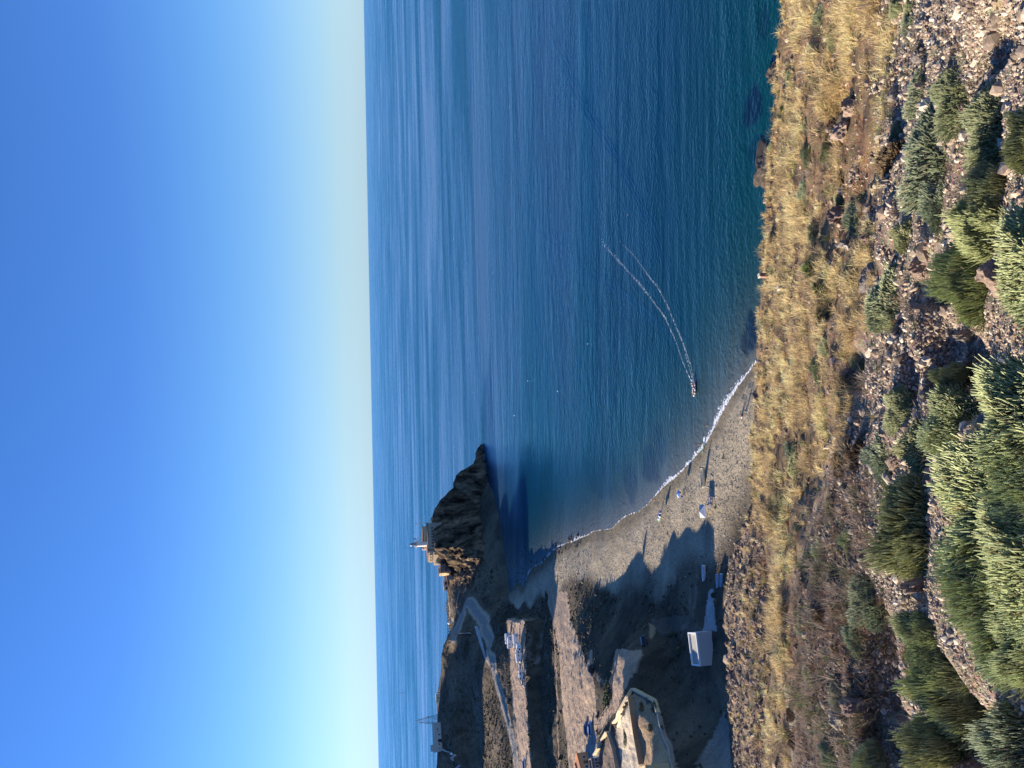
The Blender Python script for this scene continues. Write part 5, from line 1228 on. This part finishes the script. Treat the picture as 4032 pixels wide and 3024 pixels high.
# ---- foam and wakes
WFOAM = mat('thin foam', (.60, .68, .72), .8, var=.08, scale=20)
FOAM = mat('foam', (.80, .84, .86), .8, var=.08, scale=20)
def flakes(name, C, W, size, dens, z=.05, seed=0, m_=None):
    """small irregular flakes scattered along a world line C (n,2) with half widths W"""
    g = np.random.default_rng(seed); V = []; F = []; k = 0
    for ii, (a, b, w0, w1) in enumerate(zip(C[:-1], C[1:], W[:-1], W[1:])):
        L_ = np.linalg.norm(b-a); n = int(L_*dens*(w0+w1)*((1-ii/len(C))**.8 if m_ is not None else 1))+1; u = (b-a)/max(L_, 1e-6); nn = np.array([-u[1], u[0]])
        for i in range(n):
            t_ = g.random(); c = a+(b-a)*t_+nn*float(np.clip(g.normal(0, .45), -1.0, 1.0))*(w0+(w1-w0)*t_); s = size*g.lognormal(0, .5); th = g.uniform(0, 6.28); m = g.integers(4, 7)
            rr = s*g.uniform(.5, 1.2, m); an = th+np.arange(m)*2*math.pi/m; zz = z+g.uniform(0, .03)
            V += [(c[0]+rr[j]*math.cos(an[j])*1.5, c[1]+rr[j]*math.sin(an[j]), zz) for j in range(m)]; F.append(tuple(range(k, k+m))); k += m
    me = bpy.data.meshes.new(name); me.from_pydata(V, [], F); me.update(); me.materials.append(m_ or FOAM); return me
def wl(pts): q = at_z(np.array([p[0] for p in pts], float), np.array([p[1] for p in pts], float), np.zeros(len(pts))); return q[:, :2]
def dens_line(C, step=2.0):
    out = [C[0]]
    for a, b in zip(C[:-1], C[1:]):
        n = max(1, int(np.linalg.norm(b-a)/step)); out += [a+(b-a)*i/n for i in range(1, n+1)]
    return np.array(out)
parts_f = []
wA = [(2735, 1520), (2712, 1480), (2690, 1425), (2660, 1340), (2620, 1250), (2575, 1190), (2530, 1130), (2480, 1075), (2430, 1020), (2385, 970), (2368, 945)]
wB = [(2735, 1505), (2722, 1440), (2700, 1380), (2682, 1330), (2655, 1270), (2630, 1205), (2590, 1130), (2550, 1080), (2500, 1010), (2450, 960), (2435, 945)]
wC = [(2735, 1512), (2716, 1450), (2698, 1390)]
foam_meshes = []
for i, (ln, w0, w1, d) in enumerate(((wA, .25, .55, 2.6), (wB, .2, .45, 2.3), (wC, .3, .35, 2.2))):
    C = dens_line(wl(ln)); W = np.linspace(w0, w1, len(C)); fall = d
    foam_meshes.append(flakes('wake_foam', C[::1], W*1.5*(.5+np.abs(vnoise(np.arange(len(C))*.45, 0.*np.arange(len(C)), i))), .055, d*7*1.0, .06, i, WFOAM))
for i, me in enumerate(foam_meshes): tag(link('wake_foam', me), kind='stuff')
SF = [(2982, 1425, .25), (2965, 1443, .3), (2950, 1462, .8), (2930, 1490, .5), (2925, 1520, .7), (2905, 1555, 1.4), (2890, 1578, 1.7), (2868, 1620, 1.9), (2850, 1652, 1.8), (2825, 1682, 1.7), (2800, 1720, 1.6), (2782, 1742, 1.4), (2762, 1762, 1.3), (2735, 1792, 1.3), (2705, 1828, .8), (2680, 1848, .6), (2655, 1868, .9), (2625, 1900, .9), (2612, 1912, .2), (2590, 1940, .35), (2560, 1972, .2), (2520, 2000, .25), (2470, 2030, .5), (2440, 2048, .3), (2380, 2080, .2), (2320, 2104, .5), (2295, 2113, 1.2), (2275, 2124, 1.5), (2250, 2130, .5), (2180, 2165, 1.3), (2150, 2200, .6), (2110, 2240, .6), (2080, 2262, 1.1), (2062, 2285, .5)]
C = wl([(a, b) for a, b, w_ in SF]); W0 = np.array([w_ if w_ > .65 else w_*.35 for *_, w_ in SF])
def on_shore(C):    # slide each point to where the sand meets the water
    out = []
    for c in C:
        d = c/np.linalg.norm(c); rs = np.linalg.norm(c)+np.linspace(-14, 14, 113); z = ground_z(d[0]*rs, d[1]*rs); j = np.argmin(np.abs(z-.03)); out.append(d*rs[j])
    return np.array(out)
Cd = dens_line(C, 3.0); Wd = (.55+.45*np.abs(vnoise(np.arange(len(Cd))*.5, np.zeros(len(Cd)), 77)*2))*np.interp(np.linspace(0, 1, len(Cd)), np.concatenate([[0], np.cumsum(np.linalg.norm(np.diff(C, axis=0), axis=1))])/np.sum(np.linalg.norm(np.diff(C, axis=0), axis=1)), W0)
Cs = on_shore(Cd); Cs = Cs+Cs/np.linalg.norm(Cs, axis=1)[:, None]*(Wd*.6)[:, None]
tag(link('surf', flakes('surf', Cs, Wd*1.0, .11, 6.0, .07, 9)), kind='stuff')
tag(link('surf', flakes('surf', Cs-Cs/np.linalg.norm(Cs, axis=1)[:, None]*.3, Wd*.40, .12, 12.0, .11, 19)), kind='stuff')
# wave trains behind passing boats: real low ridges of water
def ridge_strip(name, lines, wid, hgt):
    V = []; F = []; k = 0
    for ln in lines:
        C = dens_line(wl(ln), 3.0); n = len(C); T = np.gradient(C, axis=0); T /= np.linalg.norm(T, axis=1)[:, None]; N = np.stack([-T[:, 1], T[:, 0]], 1)
        h = hgt*np.sin(np.linspace(0, math.pi, n))**.6*(1+.3*np.sin(np.arange(n)*.9)); wob = .25*np.sin(np.arange(n)*.7)[:, None]*N
        for s_, z_ in ((-1, -.02), (-.5, .5), (0, 1), (.5, .5), (1, -.02)):
            q = C+wob+N*wid*.5*s_; V += [(a[0], a[1], (h[i]*z_ if z_ > 0 else -.03)) for i, a in enumerate(q)]
        for a in range(4):
            for i in range(n-1): F.append((k+a*n+i, k+a*n+i+1, k+(a+1)*n+i+1, k+(a+1)*n+i))
        k = len(V)
    me = bpy.data.meshes.new(name); me.from_pydata(V, [], F); me.update(); me.polygons.foreach_set('use_smooth', [True]*len(me.polygons)); me.materials.append(WATER)
    at = me.color_attributes.new('dep', 'FLOAT_COLOR', 'POINT')
    cc = np.zeros((len(V), 4), np.float32); v_ = np.array(V); cc[:, 0] = np.exp(-dist_line(v_[:, 0], v_[:, 1], [tuple(p_) for p_ in np.vstack([SHORE_R, SHORE])])/38); cc[:, 3] = 1; at.data.foreach_set('color', cc.ravel())
    return me
base = [(2085, -40), (2140, 80), (2200, 210), (2280, 380), (2350, 500), (2440, 650), (2520, 800), (2590, 950), (2640, 1100), (2680, 1250), (2700, 1350)]
lines = [[(a+o*f_, b-o*.4*f_) for (a, b), f_ in zip(base, np.linspace(1.25, .5, len(base)))] for o in (-14, 0, 14)]
tag(link('wake_waves', ridge_strip('wake_waves', lines, 1.3, .07)), kind='stuff')
base2 = [(1890, 480), (1960, 640), (2030, 780), (2110, 900), (2220, 1010), (2330, 1090), (2470, 1180), (2600, 1300), (2680, 1440)]
lines = [[(a+o*f_, b-o*.5*f_) for (a, b), f_ in zip(base2, np.linspace(1.2, .6, len(base2)))] for o in (0, 26)]
tag(link('wake_waves', ridge_strip('wake_waves', lines, 2.2, .06)), kind='stuff')

# ---- boats
def hull(L, B, H, m, m_in, name_l, loc, rz, label, cat='boat', name='rowing_boat', motor=True, group=None, cover=None):
    t = thing(name, label, cat, loc, rz, group)
    st = [(-.5, .78, 0), (-.3, .95, 0), (0, 1, 0), (.25, .82, .04), (.40, .45, .14), (.5, .03, .28)]
    vs = []; fs = []
    for x, b, up in st:
        for y, z in ((-1, 1+up), (-.9, .45), (-.5, .06), (0, up*1.5), (.5, .06), (.9, .45), (1, 1+up)): vs.append((x*L, y*b*B/2, z*H))
    for j in range(len(st)-1):
        for i in range(6): fs.append((j*7+i, (j+1)*7+i, (j+1)*7+i+1, j*7+i+1))
    fs.append(tuple(range(7))); h = MB().add(vs, fs).build('hull', m, t); md = h.modifiers.new('s', 'SOLIDIFY'); md.thickness = .06; md.offset = 1
    vs = [(x*L*.97, s_*b*B/2*.9, H*.38+up*H*.5) for x, b, up in st for s_ in (-1, 1)]; fs = [(2*j, 2*j+2, 2*j+3, 2*j+1) for j in range(len(st)-1)]
    MB().add(vs, fs).build('floor', m_in, t)
    for x in (-.28, .05, .25): MB().box(x*L-.12, x*L+.12, -B*.40, B*.40, H*.72, H*.78).build('bench', m_in, t)
    MB().prism([(-L*.5, H*.9), (-L*.5, H*1.02), (-L*.47, H*1.02), (-L*.47, H*.9)], -B*.38, B*.38).build('transom_board', m, t)
    if motor: mb = MB(); mb.box(-L*.5-.35, -L*.5-.02, -.16, .16, H*1.0, H*1.5, .05, .03); mb.box(-L*.5-.22, -L*.5-.08, -.06, .06, -.05, H*1.0); mb.build('outboard_motor', mat('motor black', (.03, .03, .035), .4), t)
    return t
CREAMB = mat('cream boat paint', (.72, .66, .48), .5, var=.05); GREYIN = mat('boat inside', (.48, .48, .46), .7)
hull(4.2, 1.6, .75, WHITE, GREYIN, '', pxloc(2778, 2257), R(-90)*0+math.radians(182), 'white open boat on the sand in line with the concrete ramp', motor=False)
hull(3.4, 1.2, .6, mat('pale blue boat paint', (.50, .56, .68), .5), GREYIN, '', pxloc(2831, 2288), math.radians(186), 'pale boat left of the pair lying beside the rocky slope', motor=False)
hull(3.4, 1.1, .6, mat('sky blue boat paint', (.32, .50, .60), .5), GREYIN, '', pxloc(2846, 2286), math.radians(176), 'blue-rimmed boat of the pair lying beside the rocky slope', motor=False)
hull(5.4, 1.7, .95, CREAMB, mat('shaded boat inside', (.16, .16, .17), .7), '', pxloc(2776, 1883), math.radians(184), 'long cream boat drawn up on the beach between the sun shade and the waterline', motor=True)  # floor and benches darkened to paint in the shade inside the boat
# kayak at the waterline
def kayak(loc, rz, label):
    t = thing('kayak', label, 'kayak', loc, rz); GR = mat('green plastic', (.05, .28, .09), .4); st = [(-1.6, .04, .22), (-1.1, .24, .14), (-.4, .34, .10), (.4, .34, .10), (1.1, .24, .14), (1.6, .04, .22)]; vs = []; fs = []
    for x, b, z in st: vs += [(x, -b, z+.12), (x, 0, z-.1), (x, b, z+.12), (x, 0, z+.2)]
    for j in range(5):
        for i in range(4): fs.append((j*4+i, j*4+(i+1) % 4, (j+1)*4+(i+1) % 4, (j+1)*4+i))
    fs += [(3, 2, 1, 0), (20, 21, 22, 23)]
    MB().add(vs, fs).build('hull', GR, t, smooth=False); MB().box(-.5, .35, -.22, .22, .26, .32, .05, .05).build('seat', WHITE, t); MB().box(1.0, 1.4, -.12, .12, .30, .36).build('hatch', WHITE, t); MB().box(-1.3, -.9, -.12, .12, .30, .36).build('hatch', WHITE, t)
kayak(pxloc(2772, 1764)+Vector((0, 0, .05)), math.radians(170), 'green and white kayak at the edge of the surf')

# ---- people: one skinned body each
SKIN = mat('skin', (.45, .27, .18), .6, var=.05)
def person(loc, rz, label, pose='stand', top=None, legs=None, hair=(.05, .035, .025), hold=None):
    t = thing('person', label, 'person', loc, rz)
    if pose == 'stand': J = dict(hip=(0, 0, .92), chest=(0, 0, 1.28), neck=(0, 0, 1.46), head=(0, .02, 1.62), crown=(0, .01, 1.73), ls=(-.18, 0, 1.40), rs=(.18, 0, 1.40), le=(-.26, .03, 1.13), re=(.26, .03, 1.13), lw=(-.27, .10, .90), rw=(.27, .10, .90), lh=(-.27, .13, .80), rh=(.27, .13, .80), lp=(-.09, 0, .90), rp=(.09, 0, .90), lk=(-.10, .03, .49), rk=(.12, .03, .49), la=(-.11, 0, .08), ra=(.13, 0, .08), lt=(-.12, .16, .03), rt=(.15, .16, .03))
    elif pose == 'sit': J = dict(hip=(0, 0, .18), chest=(0, -.06, .52), neck=(0, -.03, .70), head=(0, .03, .86), crown=(0, .03, .97), ls=(-.18, -.04, .64), rs=(.18, -.04, .64), le=(-.25, .08, .42), re=(.25, .08, .42), lw=(-.18, .30, .40), rw=(.18, .30, .40), lh=(-.15, .38, .42), rh=(.15, .38, .42), lp=(-.09, .02, .16), rp=(.09, .02, .16), lk=(-.14, .40, .42), rk=(.14, .40, .42), la=(-.12, .66, .08), ra=(.12, .66, .08), lt=(-.12, .80, .04), rt=(.12, .80, .04))
    else: J = dict(hip=(0, 0, -.02), chest=(0, 0, .34), neck=(0, 0, .52), head=(0, .02, .68), crown=(0, .01, .79), ls=(-.18, 0, .46), rs=(.18, 0, .46), le=(-.34, .05, .24), re=(.34, .05, .24), lw=(-.42, .15, .08), rw=(.42, .15, .08), lh=(-.46, .20, .02), rh=(.46, .20, .02), lp=(-.09, 0, -.05), rp=(.09, 0, -.05), lk=(-.1, .03, -.5), rk=(.1, .03, -.5), la=(-.1, 0, -.9), ra=(.1, 0, -.9), lt=(-.1, .14, -.95), rt=(.1, .14, -.95))
    RR = dict(hip=.145, chest=.15, neck=.058, head=.092, crown=.07, ls=.07, rs=.07, le=.045, re=.045, lw=.03, rw=.03, lh=.035, rh=.035, lp=.095, rp=.095, lk=.062, rk=.062, la=.042, ra=.042, lt=.035, rt=.035)
    E = [('hip', 'chest'), ('chest', 'neck'), ('neck', 'head'), ('head', 'crown'), ('chest', 'ls'), ('ls', 'le'), ('le', 'lw'), ('lw', 'lh'), ('chest', 'rs'), ('rs', 're'), ('re', 'rw'), ('rw', 'rh'), ('hip', 'lp'), ('lp', 'lk'), ('lk', 'la'), ('la', 'lt'), ('hip', 'rp'), ('rp', 'rk'), ('rk', 'ra'), ('ra', 'rt')]
    names = list(J); me = bpy.data.meshes.new('body'); me.from_pydata([J[n_] for n_ in names], [(names.index(a), names.index(b)) for a, b in E], []); me.update()
    def skin(o, names_, k=1.0):
        md = o.modifiers.new('skin', 'SKIN'); md.use_smooth_shade = True; sv = o.data.skin_vertices[0].data if o.data.skin_vertices else None
        if sv is None: return
        for i, n_ in enumerate(names_): sv[i].radius = (RR[n_]*k, RR[n_]*k*(.72 if n_ in ('chest', 'hip') else 1)); sv[i].use_root = (i == 0)
        o.modifiers.new('sub', 'SUBSURF').levels = 1
    o = link('body', me, t); me.materials.append(SKIN)
    dg = None
    bpy.context.view_layer.objects.active = o
    o.modifiers.new('skin', 'SKIN') if False else None
    import bmesh
    def addskin(ob, nm, k):
        bm = bmesh.new(); bm.from_mesh(ob.data); ly = bm.verts.layers.skin.verify()
        for i, v in enumerate(bm.verts): v[ly].radius = (RR[nm[i]]*k, RR[nm[i]]*k*(.75 if nm[i] in ('chest', 'hip') else 1)); v[ly].use_root = (i == 0)
        bm.to_mesh(ob.data); bm.free(); ob.modifiers.new('skin', 'SKIN').use_smooth_shade = True; ob.modifiers.new('sub', 'SUBSURF').levels = 1; ob.modifiers['sub'].render_levels = 1
    addskin(o, names, 1)
    if top is not None:
        nm = ['chest', 'hip', 'ls', 'rs']; m2 = bpy.data.meshes.new('shirt'); m2.from_pydata([J[n_] for n_ in nm], [(0, 1), (0, 2), (0, 3)], []); m2.update(); m2.materials.append(top); s = link('shirt', m2, t); addskin(s, nm, 1.10)
    if legs is not None:
        nm = ['hip', 'lp', 'rp', 'lk', 'rk']; m2 = bpy.data.meshes.new('shorts'); q = dict(J); q['lk'] = tuple((np.array(J['lp'])+np.array(J['lk']))/2); q['rk'] = tuple((np.array(J['rp'])+np.array(J['rk']))/2)
        m2.from_pydata([q[n_] for n_ in nm], [(0, 1), (0, 2), (1, 3), (2, 4)], []); m2.update(); m2.materials.append(legs); s = link('shorts', m2, t); addskin(s, nm, 1.12)
    h = Vector(J['head']); hm_ = MB().lathe([(.02, .135), (.07, .12), (.105, .06), (.112, -.01), (.10, -.03)][::-1], 12); hm_.build('hair', mat('hair %.2f' % hair[0], hair, .8), t, True, loc=h+Vector((0, -.012, .03)))
    return t
NAVY = mat('navy cloth', (.02, .03, .09), .9); REDC = mat('red cloth', (.50, .06, .05), .9); WHC = mat('white cloth', (.75, .75, .72), .9); BLUC = mat('blue cloth', (.06, .16, .50), .9); ORC = mat('orange cloth', (.60, .22, .06), .9); BLKC = mat('black cloth', (.02, .02, .022), .9)
person(pxloc(2920, 1640), R(60), 'person in white sitting on a chair by the fishing rods', 'sit', WHC, NAVY)
person(pxloc(2937, 1634), R(40), 'person standing beside the seated angler, wearing dark clothes', 'stand', BLKC, NAVY)
person(pz(2787, 1676, 0), R(90), 'bather standing waist-deep off the surf', 'wade')
person(pxloc(2770, 1748)+Vector((0, .2, 0)), R(180), 'person in orange standing over the green kayak', 'stand', ORC, NAVY)
person(pxloc(2690, 1938), R(20), 'person in dark swimwear beside the small blue chair', 'stand', None, BLKC)
person(pxloc(2590, 1968), R(-60), 'person crossing the wet sand at the waterline', 'stand', None, REDC)
person(pxloc(2602, 2028), R(30), 'person in white standing behind the three parasols', 'stand', WHC, BLUC)
person(pxloc(2598, 2041), R(120), 'person in red sitting among the three parasols', 'sit', REDC, NAVY)
person(pxloc(2290, 2843), R(100), 'person in white walking on the dirt beyond the blue cars', 'stand', WHC, NAVY)
# fishing rods
for sx, sy, lb in ((2938, 1630, 'fishing rod planted in the sand nearest the anglers'), (2944, 1662, 'fishing rod planted in the sand behind the anglers')):
    p = pxloc(sx, sy); tag(MB().tube((0, 0, -.2), (.5, .6, 3.4), .022, .008, 5).build('fishing_rod', mat('rod', (.12, .10, .09), .5), loc=p), lb, 'rod')
p = pxloc(2922, 1644); t = thing('camp_chair', 'white folding chair under the seated angler', 'chair', p, R(60))
MB().box(-.28, .28, -.28, .25, .14, .17).build('seat', WHITE, t); MB().box(-.28, .28, -.30, -.27, .17, .75).build('backrest', WHITE, t)
for a in (-.25, .25):
    for b in (-.25, .2): MB().tube((a, b, -.05), (a, b, .14), .015, n=4).build('leg', STEEL, t)
def parasol(loc, h, r_, cols, label, tilt=0):
    t = thing('parasol', label, 'parasol', loc, random.uniform(0, .5), 'parasols on the beach')
    MB().tube((0, 0, -.3), (0, 0, h+.1), .022, n=6).build('pole', WHITE, t)
    n = 8
    for i in range(n):
        a, b = 2*math.pi*i/n, 2*math.pi*(i+1)/n; m_ = cols[i % len(cols)]
        P = lambda an, rr, z: (rr*math.cos(an), rr*math.sin(an), z)
        vs = [P(a, .02, h+.06), P(a, r_*.55, h-.10), P(b, r_*.55, h-.10), P(a, r_, h-.42), P(b, r_, h-.42)]; vs += [(v[0], v[1], v[2]-.02) for v in vs]
        MB().add(vs, [(0, 1, 2), (1, 3, 4, 2), (5, 7, 6), (6, 7, 9, 8), (3, 8, 9, 4)]).build('panel', m_, t)
    return t
LBL = mat('light blue cloth', (.20, .35, .75), .8); GRC = mat('green cloth', (.05, .35, .20), .8)
parasol(pxloc(2693, 1944), 2.1, 1.15, [BLUC, LBL, LBL, WHC], 'blue parasol standing alone near the waterline')
parasol(pxloc(2612, 2040), 2.0, 1.0, [GRC, WHC], 'green and white parasol, leftmost of the three')
parasol(pxloc(2617, 2028), 2.1, 1.0, [LBL, WHC, NAVY], 'blue and white parasol in the middle of the three')
parasol(pxloc(2619, 2018), 2.0, .9, [REDC, WHC], 'red and white parasol, rightmost of the three')
p = pxloc(2690, 1956); t = thing('beach_chair', 'small blue beach chair by the lone blue parasol', 'chair', p, .4)
MB().box(-.28, .28, -.3, .3, .22, .26).build('seat', BLUC, t); MB().add([(-.28, -.3, .26), (.28, -.3, .26), (.28, -.52, .85), (-.28, -.52, .85), (-.28, -.33, .25), (.28, -.33, .25), (.28, -.55, .84), (-.28, -.55, .84)], [(0, 1, 2, 3), (7, 6, 5, 4), (0, 4, 5, 1), (1, 5, 6, 2), (2, 6, 7, 3), (3, 7, 4, 0)]).build('backrest', BLUC, t)
for a in (-.26, .26):
    for b in (-.26, .26): MB().tube((a, b, 0), (a, b, .22), .015, n=4).build('leg', STEEL, t)
# sun shade and wooden frame
p = pxloc(2795, 2012); t = thing('sun_shade', 'grey peaked sun shade with white edges between the beach and the ramp', 'awning', p, R(8))
w_ = 1.7; hh = 2.1; vs = [(-w_, -w_, hh), (w_, -w_, hh), (w_, w_, hh), (-w_, w_, hh), (0, 0, hh+.9)]
MB().add(vs, [(0, 1, 4), (1, 2, 4), (2, 3, 4), (3, 0, 4), (3, 2, 1, 0)]).build('canopy', mat('grey canvas', (.42, .44, .50), .9), t)
for a in (-1, 1):
    MB().box(-w_, w_, a*w_-.04+a*.05, a*w_+.04+a*.05, hh-.2, hh+.02).build('valance', WHC, t)
    for b in (-1, 1): MB().tube((a*w_*.96, b*w_*.96, -.1), (a*w_*.96, b*w_*.96, hh), .03, n=6).build('pole', STEEL, t)
p = pxloc(2800, 1975); t = thing('boat_trailer', 'boat trailer with blue frame lying behind the long cream boat', 'trailer', p, R(4))
mb = MB(); mb.tube((-1.6, -.6, .45), (1.6, -.6, .45), .05, n=6); mb.tube((-1.6, .6, .45), (1.6, .6, .45), .05, n=6); mb.tube((1.6, -.6, .45), (2.6, 0, .4), .05, n=6); mb.tube((1.6, .6, .45), (2.6, 0, .4), .05, n=6)
for x in (-1.4, -.2, 1.2): mb.tube((x, -.6, .45), (x, .6, .45), .05, n=6)
mb.build('frame', LBL, t); wheels(t, (-.4,), .85, .3)
p = pxloc(2798, 1917); t = thing('winch_frame', 'wooden frame with a white crossbar at the end of the long cream boat', 'frame', p, R(2))
MB().box(-.06, .06, -1.1, 1.1, 1.0, 1.14).build('crossbar', WHITE, t)
for b in (-1, 1): MB().box(-.07, .07, b*1.0-.07, b*1.0+.07, -.2, .998).build('upright', WOOD_M, t)
# motor boat with its crew
def rib(loc, rz, label):
    t = thing('motor_boat', label, 'boat', loc, rz); TUB = mat('rubber tube', (.50, .44, .42), .6); L = 4.2
    pts = [(-L/2, -.72, .35), (-.6, -.78, .35), (.8, -.7, .4), (1.6, -.42, .5), (L/2, 0, .62), (1.6, .42, .5), (.8, .7, .4), (-.6, .78, .35), (-L/2, .72, .35)]
    mb = MB()
    for a, b in zip(pts[:-1], pts[1:]): mb.tube(a, b, .22, .22, 10)
    mb.build('tube', TUB, t, True); MB().prism([(-L/2, -.6), (.9, -.6), (1.7, -.15), (1.7, .15), (.9, .6), (-L/2, .6)], .1, .22, 'z').build('floor', mat('red floor', (.30, .10, .08), .7), t)
    MB().add([(-L/2+.1, -.5, .1), (1.4, -.3, .1), (1.9, 0, .3), (1.4, .3, .1), (-L/2+.1, .5, .1), (-L/2+.1, 0, -.3), (1.3, 0, -.25)], [(0, 5, 6, 1), (1, 6, 2), (2, 6, 3), (3, 6, 5, 4), (4, 5, 0)]).build('keel', WHITE, t)
    MB().box(-L/2-.45, -L/2-.05, -.2, .2, .35, 1.0, .06, .04).build('outboard_motor', WHITE, t); MB().box(-.2, .1, -.35, .35, .22, .6).build('bench', WHITE, t); return t
RB = pz(2737, 1530, 0.05); rib(RB, R(188), 'inflatable motor boat heading for the beach at the tip of its wake')
d_ = Vector((math.cos(R(188)), math.sin(R(188)), 0))
person(RB-d_*1.45+Vector((0, 0, .45)), R(100), 'helmsman sitting at the stern of the motor boat', 'sit', WHC, NAVY); person(RB+d_*1.0+Vector((0, 0, .35)), R(100), 'passenger in white at the bow of the motor boat', 'sit', WHC, NAVY)
# buoys and the far sail
YB = mat('yellow buoy', (.75, .48, .05), .5)
for sx, sy, m_, lb in ((2472, 846, YB, 'yellow buoy off the wake of the motor boat'), (2314, 1354, WHITE, 'white buoy nearest the motor boat wake'), (2196, 1541, WHITE, 'white buoy midway between headland and wake'), (2078, 1500, WHITE, 'white buoy right of the midway one, farther out'), (2025, 1636, WHITE, 'white buoy closest to the tip of the headland')):
    p = pz(sx, sy, 0); k_ = mpp(p)*3.0; t = thing('buoy', lb, 'buoy', p, 0, 'mooring buoys in the bay'); MB().lathe([(.05, -.4), (.35, -.25), (.5, .05), (.42, .35), (.15, .5), (.04, .55)], 14).build('float', m_, t, True).scale = (k_, k_, k_); MB().tube((0, 0, .5*k_), (0, 0, 1.1*k_), .06, n=5).build('ring_post', STEEL, t)
p = pz(1583, 2727, 0); t = thing('sailing_boat', 'tiny white sailing boat far out near the horizon', 'boat', p, .5); MB().prism([(-5, .3), (-5, 1.3), (5.6, 1.6), (4.6, .1)], -1.3, 1.3).build('hull', WHITE, t); MB().tube((0, 0, 1), (0, 0, 15), .1, n=5).build('mast', STEEL, t); MB().add([(-.2, .06, 2.2), (-4.6, .06, 2.4), (-.2, .06, 14.5), (-.2, -.06, 2.2), (-4.6, -.06, 2.4), (-.2, -.06, 14.5)], [(0, 1, 2), (5, 4, 3), (0, 3, 4, 1), (1, 4, 5, 2), (2, 5, 3, 0)]).build('sail', WHC, t)
for sx, sy, sz, lb in ((1904, 1762, 3.0, 'low dark rock awash just off the tip of the headland'), (1909, 1800, 4.0, 'flat reef rock at the waterline under the tip of the headland'), (1912, 1850, 6.0, 'long low reef at the foot of the headland crag'), (1893, 1757, 2.0, 'small pointed rock right off the headland tip')):
    p = pz(sx, sy, 0); o = link('reef_rock', _rc[('sea', 3)], None, (p.x, p.y, .3), (0, 0, -.2)); o.scale = (sz*1.8, sz, sz*.8); tag(o, lb, 'rock')
